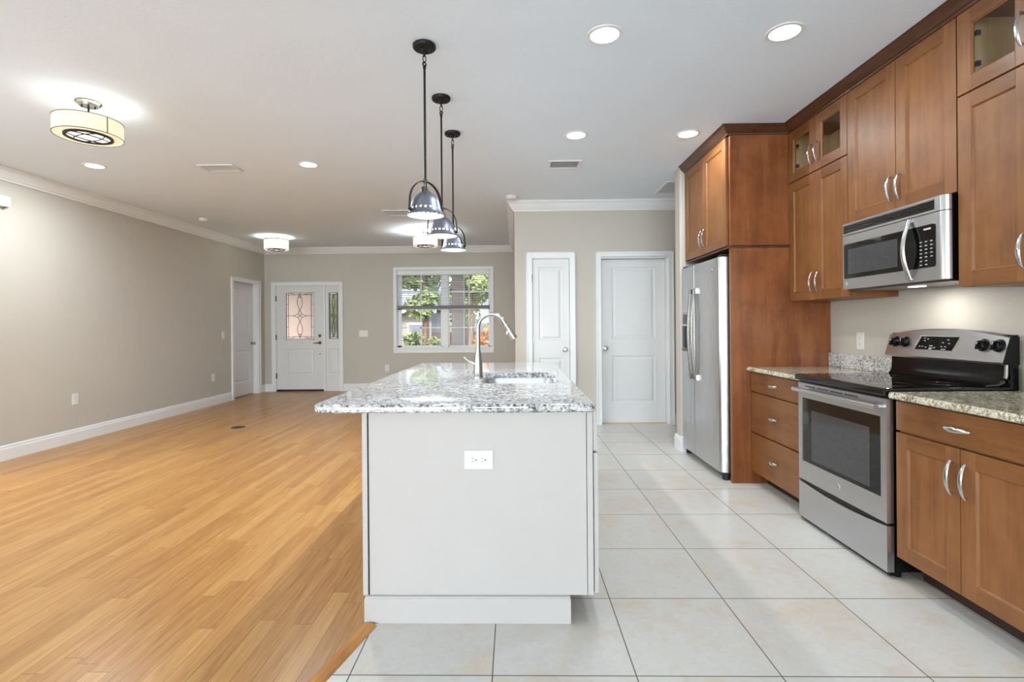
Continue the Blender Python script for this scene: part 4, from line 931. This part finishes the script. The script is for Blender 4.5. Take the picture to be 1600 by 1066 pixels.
for i in range(N + 1):
    y = R0 - 0.006 + (R1 - R0 + 0.012) * i / N; t = i / N; zt = 1.152 + 0.036 * (1 - (2 * t - 1) ** 2)
    rings.append([mb._v(p) for p in ((2.322, y, 1.018), (2.318, y, 1.028), (2.352, y, zt - 0.006), (2.360, y, zt), (2.398, y, zt), (2.398, y, 1.018))])
for A, B in zip(rings, rings[1:]):
    for k in range(6):
        f = mb.face([A[k], A[(k + 1) % 6], B[(k + 1) % 6], B[k]])
        if k in (3, 4): f.material_index = 1
f = mb.face(rings[0]); f.material_index = 1; f = mb.face(rings[-1]); f.material_index = 1
cp = build('control_panel', mb, ['steelh', 'black'], root)
# items on the sloped face: local (u=y, d outwards, z along slope)
def T_slope(u, d, z):
    t = (z - 1.028) / (1.146 + 0.036 * (1 - (2 * (u - R0) / (R1 - R0) - 1) ** 2) - 1.028); return (2.318 + 0.035 * t - d * 0.966, u, z + d * 0.256 * 0.2)
mb = MB(T_slope); mb.prism([(2.760, 1.070), (3.030, 1.070), (2.992, 1.142), (2.722, 1.142)], 'y', 0.0005, 0.003) if False else None
v0 = [(2.770, 1.070), (3.020, 1.070), (2.985, 1.144), (2.738, 1.144)]
A = [mb._v((u, 0.0005, z)) for u, z in v0]; B = [mb._v((u, 0.003, z)) for u, z in v0]
mb.face(A); mb.face(B)
for k in range(4): mb.face([A[k], A[(k + 1) % 4], B[(k + 1) % 4], B[k]])
dp = build('display_panel', mb, 'display', cp)
mb = MB(T_slope); v1 = [(3.018, 1.070), (3.030, 1.070), (2.995, 1.144), (2.983, 1.144)]
A = [mb._v((u, 0.0031, z)) for u, z in v1]; mb.face(A); v2 = [(2.738, 1.144), (2.995, 1.144), (2.993, 1.149), (2.740, 1.149)]; mb.face([mb._v((u, 0.0031, z)) for u, z in v2]); build('display_frame', mb, 'chrome', cp)
mb = MB(T_slope)
for (u, z, w) in ((2.985, 1.087, 0.006), (2.965, 1.087, 0.006), (2.94, 1.083, 0.006), (2.905, 1.080, 0.012), (2.905, 1.092, 0.012), (2.88, 1.083, 0.006), (2.835, 1.09, 0.005), (2.81, 1.09, 0.006), (2.79, 1.108, 0.005), (2.83, 1.112, 0.006), (2.80, 1.128, 0.007), (2.955, 1.12, 0.005), (2.935, 1.13, 0.006), (2.96, 1.135, 0.006), (2.82, 1.076, 0.015), (2.91, 1.074, 0.01)):
    mb.box(u - w, u + w, 0.003, 0.0034, z - 0.0018, z + 0.0018)
build('printed_marks', mb, 'mark', dp)
for u in (3.178, 3.098, 2.592, 2.512):
    mb = MB(); mb.lathe([(0.031, 0.0), (0.031, 0.004), (0.024, 0.006), (0.023, 0.022), (0.019, 0.026), (0.0001, 0.027)], (0, 0, 0), 24, 'y'); mb.box(-0.0055, 0.0055, 0.02, 0.038, -0.022, 0.022)
    for v in mb.bm.verts: v.co = Vector(T_slope(u + v.co.x, v.co.y, 1.108 + v.co.z))
    kn = build('knob', mb, 'black', cp, smooth=True)
    mb = MB(); mb.box(-0.002, 0.002, 0.0385, 0.039, 0.004, 0.02)
    for v in mb.bm.verts: v.co = Vector(T_slope(u + v.co.x, v.co.y, 1.108 + v.co.z))
    build('pointer', mb, 'mark', kn)

# ------------------------------------------------------------------ microwave
root = thing('microwave_oven', 'stainless over-the-range microwave under the wall cabinet', 'microwave', (2.24, 2.86, 1.43))
Q0, Q1 = 2.476, 3.238; XM = 2.055
mb = MB(); mb.box(2.09, XR - 0.002, Q0, Q1, 1.432, 1.838); build('microwave_body', mb, 'black', root)
mb = MB(); mb.box(2.10, 2.40, Q0 + 0.02, Q1 - 0.02, 1.422, 1.432); build('underside_panel', mb, 'darkmetal', root)
mb = MB(); mb.box(2.20, 2.24, 2.82, 2.90, 1.4190, 1.4215); build('cooktop_lamp', mb, 'lens', root)  # lamp added under the microwave to brighten the wall behind the range
l = bpy.data.lights.new('cooktop_lamp', 'AREA'); l.shape = 'RECTANGLE'; l.size = 0.04; l.size_y = 0.08; l.energy = 1.5; l.color = (1, 0.97, 0.93)
lo = bpy.data.objects.new('cooktop_lamp', l); COL.objects.link(lo); lo.parent = root; lo.location = (2.22 - 2.24, 0.0, 1.415 - 1.43)
def front_profile(y0, y1, r=0.03): # XY outline with rounded near end
    return [(2.092, y1), (XM + 0.004, y1), (XM, y1 - 0.004)] + [(XM + r - r * math.cos(a), y0 + r - r * math.sin(a)) for a in [PI / 2 * i / 8 for i in range(9)]] + [(2.092, y0)]
mb = MB(); mb.prism(front_profile(Q0, Q1), 'z', 1.764, 1.836); vg = build('vent_panel', mb, 'steelh', root, smooth=True)
mb = MB(); mb.box(XM - 0.0008, XM + 0.001, Q0 + 0.06, Q1 - 0.012, 1.776, 1.826); gr = build('vent_grille', mb, 'black', vg)
mb = MB()
for i in range(4): z = 1.784 + i * 0.0115; mb.prism([(XM - 0.0008, z), (XM - 0.006, z - 0.002), (XM - 0.006, z + 0.001), (XM - 0.0008, z + 0.006)], 'y', Q0 + 0.062, Q1 - 0.014)
build('louvers', mb, 'darkmetal', gr)
mb = MB(); mb.prism(front_profile(Q0, Q1), 'z', 1.432, 1.760); md = build('microwave_door', mb, 'steelh', root, smooth=True)
mb = MB(T_right(XM))
pl = rounded_rect(Q0 + 0.052, Q1 - 0.018, 1.496, 1.708, 0.014, 4)
A = [mb._v((u, 0.0003, z)) for u, z in pl]; B = [mb._v((u, 0.0022, z)) for u, z in pl]; mb.face(A); mb.face(B)
for k in range(len(pl)): mb.face([A[k], A[(k + 1) % len(pl)], B[(k + 1) % len(pl)], B[k]])
bgp = build('black_glass_front', mb, 'blackglass', md)
mb = MB(T_right(XM)); mb.box(2.775, 3.180, 0.0023, 0.0028, 1.522, 1.674); build('door_window', mb, 'ovenwin', md)
mb = MB(T_right(XM))
for r_ in range(7):
    for c_ in range(3):
        if r_ < 2 and c_ == 2: continue
        u = 2.618 - c_ * 0.033; z = 1.512 + r_ * 0.019; mb.box(u - 0.007, u + 0.007, 0.0023, 0.0027, z - 0.0022, z + 0.0022)
mb.box(2.555, 2.60, 0.0023, 0.0027, 1.683, 1.692)
build('keypad_marks', mb, 'mark', bgp)
mb = MB(); N = 16; pts = []; rad = []
for i in range(N + 1):
    t = i / N; pts.append((XM - 0.008 - 0.036 * math.sin(PI * t), 2.685, 1.432 + 0.01 + 0.31 * t)); rad.append((0.016 - 0.002 * math.sin(PI * t), 0.008))
mb.tube(pts, rad, 12, side=(0, 1, 0))
for z in (1.448, 1.745): mb.tube([(XM + 0.001, 2.685, z), (XM - 0.014, 2.685, z)], 0.011, 12)
build('door_handle', mb, 'chrome', md, smooth=True)
emblem(md, T_right(XM), 3.203, 1.464, 0.0, 0.012)

# ------------------------------------------------------------------ refrigerator
root = thing('refrigerator', 'stainless side-by-side refrigerator with water dispenser', 'refrigerator', (2.0, 4.47, 0))
G0, G1, GS = 4.02, 4.935, 4.585; XF = 1.600
mb = MB(); mb.box(1.69, 2.36, G0 + 0.005, G1 - 0.005, 0.03, 1.752); build('fridge_body', mb, 'rubber', root, bevel=0.004)
def fdoor(y0, y1, name, near):
    r = 0.06; mb = MB()
    if near: pr = [(1.682, y1), (XF + 0.004, y1), (XF, y1 - 0.004)] + [(XF + 0.075 - 0.075 * math.cos(a), y0 + 0.028 - 0.028 * math.sin(a)) for a in [PI / 2 * i / 8 for i in range(9)]]
    else: pr = [(1.682, y0), (XF + 0.004, y0), (XF, y0 + 0.004)] + [(XF + 0.075 - 0.075 * math.cos(a), y1 - 0.028 + 0.028 * math.sin(a)) for a in [PI / 2 * i / 8 for i in range(9)]]
    pr.append((1.682, y0 if near else y1))
    mb.prism(pr, 'z', 0.062, 1.748); return build(name, mb, 'steelv', root, smooth=True)
fd = fdoor(G0, GS - 0.003, 'fridge_door', True); zd = fdoor(GS + 0.003, G1, 'freezer_door', False)
mb = MB(); mb.box(1.63, 1.69, GS - 0.0028, GS + 0.0028, 0.07, 1.74); build('door_gasket', mb, 'grout', root)
def fhandle(parent, y):
    mb = MB(); N = 18; pts = []
    for i in range(N + 1): t = i / N; pts.append((XF - 0.019 - 0.024 * math.sin(PI * t), y, 0.735 + 0.80 * t))
    mb.tube(pts, (0.014, 0.010), 12, side=(0, 1, 0))
    for z in (0.757, 1.513): mb.box(XF - 0.022, XF + 0.001, y - 0.014, y + 0.03 * (-1 if y < GS else 1), z - 0.02, z + 0.02) if y > GS else mb.box(XF - 0.022, XF + 0.001, y - 0.05, y + 0.014, z - 0.024, z + 0.024)
    build('handle', mb, 'nickel', parent, smooth=True)
fhandle(fd, GS - 0.050); fhandle(zd, GS + 0.038)
mb = MB(); mb.box(XF - 0.004, XF + 0.001, 4.68, 4.905, 0.965, 1.335)
ds = build('dispenser_panel', mb, 'steel', zd, bevel=0.002)
mb = MB(); mb.box(XF - 0.0052, XF - 0.0041, 4.70, 4.888, 1.0, 1.205); build('dispenser_recess', mb, 'blackglass', ds)
mb = MB(); mb.box(XF - 0.012, XF - 0.0041, 4.70, 4.888, 0.975, 0.998); build('drip_tray', mb, 'darkmetal', ds)
mb = MB(); mb.box(XF - 0.0052, XF - 0.0041, 4.72, 4.87, 1.225, 1.315); build('dispenser_controls', mb, 'darkmetal', ds)
emblem(fd, T_right(XF), 4.17, 1.655, 0.0, 0.016)
mb = MB(); mb.box(1.615, 1.70, G0 + 0.005, G0 + 0.075, 1.7485, 1.768); mb.box(1.615, 1.70, G1 - 0.075, G1 - 0.005, 1.7485, 1.768); build('hinge_cover', mb, 'rubber', root, bevel=0.006)
mb = MB(); mb.box(1.66, 1.69, G0 + 0.02, G1 - 0.02, 0.025, 0.062); build('kick_grille', mb, 'rubber', root)
for y in (G0 + 0.035, G1 - 0.035):
    mb = MB(); mb.lathe([(0.018, 0.0), (0.026, 0.004), (0.026, 0.03), (0.022, 0.061)], (1.655, y, 0), 20); build('foot', mb, 'rubber', root, smooth=True)

# ------------------------------------------------------------------ floor register
root = thing('floor_register', 'small round dark register set in the wood floor', 'register', (-3.40, 6.23, 0))
mb = MB(); mb.lathe([(0.0001, 0.0005), (0.082, 0.0005), (0.082, 0.003), (0.074, 0.006), (0.0001, 0.006)], (-3.40, 6.23, 0), 36); build('register_cover', mb, 'bronzebrown', root, smooth=True)
mb = MB()
for i in range(-3, 4): hw = math.sqrt(max(0.065 ** 2 - (i * 0.017) ** 2, 0.0001)); mb.box(-3.40 - hw, -3.40 + hw, 6.23 + i * 0.017 - 0.003, 6.23 + i * 0.017 + 0.003, 0.0058, 0.0066)
build('register_slots', mb, 'slot', root)

# ------------------------------------------------------------------ outdoors beyond the front window
GZ = -0.25
mb = MB(); mb.box(-40, 25, 9.9, 70, GZ - 0.2, GZ); build('lawn', mb, 'grass', kind='structure')
mb = MB(); mb.box(-6.2, 1.2, YB + TH, 11.6, GZ, -0.03); build('porch', mb, 'concrete', kind='structure')
mb = MB(); mb.box(-6.2, 1.2, YB + TH, 11.8, 2.6, 2.72); build('porch_roof', mb, 'trim', kind='structure')
mb = MB(); mb.box(-1.38, -1.12, 11.3, 11.56, GZ, 2.6); mb.box(-1.42, -1.08, 11.26, 11.6, GZ, 0.0); build('porch_post', mb, 'brick', origin=(-1.25, 11.43, GZ), label='square brown porch post outside the right half of the window', category='post')
mb = MB(); mb.box(-6.2, -4.42, 11.35, 11.6, GZ, 2.6); build('porch_wall', mb, 'brick', origin=(-5, 11.5, GZ), label='pinkish brick porch wall outside the front door', category='wall')
def tree(name, x, y, h, cr, label, leaf='leaf', trunk=0.16, n=1500, seed=1, cat='tree', sq=0.8, low=0.3):
    rnd = random.Random(seed); root = thing(name, label, cat, (x, y, GZ))
    mb = MB(); mb.tube([(x, y, GZ), (x + 0.05, y, GZ + h * 0.35), (x - 0.06, y, GZ + h * 0.7)], [trunk, trunk * 0.8, trunk * 0.45], 10)
    for k in range(5):
        a = k * 1.3; zb = GZ + h * (0.35 + 0.07 * k); mb.tube([(x, y, zb), (x + cr * 0.55 * math.cos(a), y + cr * 0.55 * math.sin(a), zb + h * 0.25)], [trunk * 0.4, trunk * 0.15], 7)
    build('trunk', mb, 'bark', root, smooth=True)
    mb = MB(); cz = GZ + h * (1 + low) / 2
    blobs = [(rnd.gauss(0, 0.45) * cr, rnd.gauss(0, 0.45) * cr, rnd.uniform(-1, 1) * h * (1 - low) / 2 * 0.8, rnd.uniform(0.3, 0.5) * cr) for _ in range(14)]
    for _ in range(n):
        bx, by, bz, br = rnd.choice(blobs); d = Vector((rnd.gauss(0, 1), rnd.gauss(0, 1), rnd.gauss(0, 1))).normalized() * br * rnd.uniform(0.6, 1.05)
        c = Vector((x + bx + d.x, y + by + d.y, cz + bz + d.z * sq)); s = rnd.uniform(0.06, 0.13) * (cr / 1.8) ** 0.5
        a = Vector((rnd.gauss(0, 1), rnd.gauss(0, 1), rnd.gauss(0, 1))).normalized(); b = a.orthogonal().normalized() * s; a = a * s * 1.5
        mb.face([mb._v(tuple(c - a)), mb._v(tuple(c + b * 0.8)), mb._v(tuple(c + a)), mb._v(tuple(c - b * 0.8))])
    build('foliage', mb, leaf, root)
tree('leafy_tree', -2.75, 15.6, 4.8, 1.0, 'leafy green tree filling the upper left panes of the window', 'leaf', 0.13, 2600, 3, low=0.36)
tree('leafy_tree', -3.6, 39.0, 12.0, 4.2, 'tall leafy tree behind the neighbor houses', 'leafd', 0.3, 4200, 5, low=0.15)
tree('leafy_tree', -1.75, 20.4, 5.4, 1.25, 'pale green tree behind the upper right panes', 'leaf', 0.12, 2200, 8, low=0.42)
tree('leafy_tree', -7.2, 19.0, 6.0, 1.7, 'large tree seen past the porch through the door sidelight', 'leafd', 0.22, 2400, 12, low=0.1)
tree('orange_shrub', -0.93, 14.6, 1.55, 0.42, 'orange shrub outside the lower right pane', 'orange', 0.03, 500, 9, 'shrub', 0.9, 0.2)
tree('green_shrub', -2.75, 15.0, 1.3, 0.6, 'green shrub outside the lower left panes', 'leafd', 0.03, 700, 19, 'shrub', 0.9, 0.1)
# neighbouring house
def house(x0, x1, y0, y1, h, label, wins):
    root = thing('neighbor_house', label, 'house', ((x0 + x1) / 2, (y0 + y1) / 2, GZ))
    mb = MB(); mb.box(x0, x1, y0, y1, GZ, h); build('house_wall', mb, 'siding', root)
    mb = MB(); ym = (y0 + y1) / 2; mb.prism([(y0 - 0.4, h), (y1 + 0.4, h), (ym, h + 1.9)], 'x', x0 - 0.3, x1 + 0.3); build('roof', mb, 'roof', root)
    mb = MB(); mb.box(x0 - 0.3, x1 + 0.3, y0 - 0.44, y0 - 0.4, h - 0.16, h + 0.03); build('fascia', mb, 'trim', root)
    for a, b, z0, z1 in wins:
        mb = MB(); mb.box(a - 0.09, b + 0.09, y0 - 0.04, y0, z0 - 0.09, z1 + 0.09); w = build('house_window', mb, 'trim', root)
        mb = MB(); mb.box(a, b, y0 - 0.05, y0 - 0.035, z0, z1); build('pane', mb, 'roof', w)
house(-7.6, -3.9, 24, 30, 2.0, 'pale neighbor house with white framed window, outside at lower left of the window', [(-4.95, -4.25, 0.6, 1.3), (-6.8, -6.0, 0.6, 1.3)])
house(-1.4, 5.5, 27, 34, 1.55, 'low grey roofed neighbor house outside the right panes', [(-0.2, 0.5, 0.6, 1.15), (1.6, 2.4, 0.6, 1.15)])
root = thing('wooden_fence', 'weathered board fence across the yard outside', 'fence', (-3, 23, GZ))
mb = MB()
x = -3.7
while x < 3.0: mb.box(x, x + 0.14, 23.0, 23.03, GZ, 0.95 + random.uniform(-0.02, 0.02)); x += 0.15
build('fence_boards', mb, 'fencew', root)
mb = MB(); mb.box(-3.7, 3.0, 23.03, 23.07, 0.0, 0.09); mb.box(-3.7, 3.0, 23.03, 23.07, 0.6, 0.69); build('fence_rail', mb, 'fencew', root)

for o in bpy.data.objects:
    if '_org' in o: del o['_org']
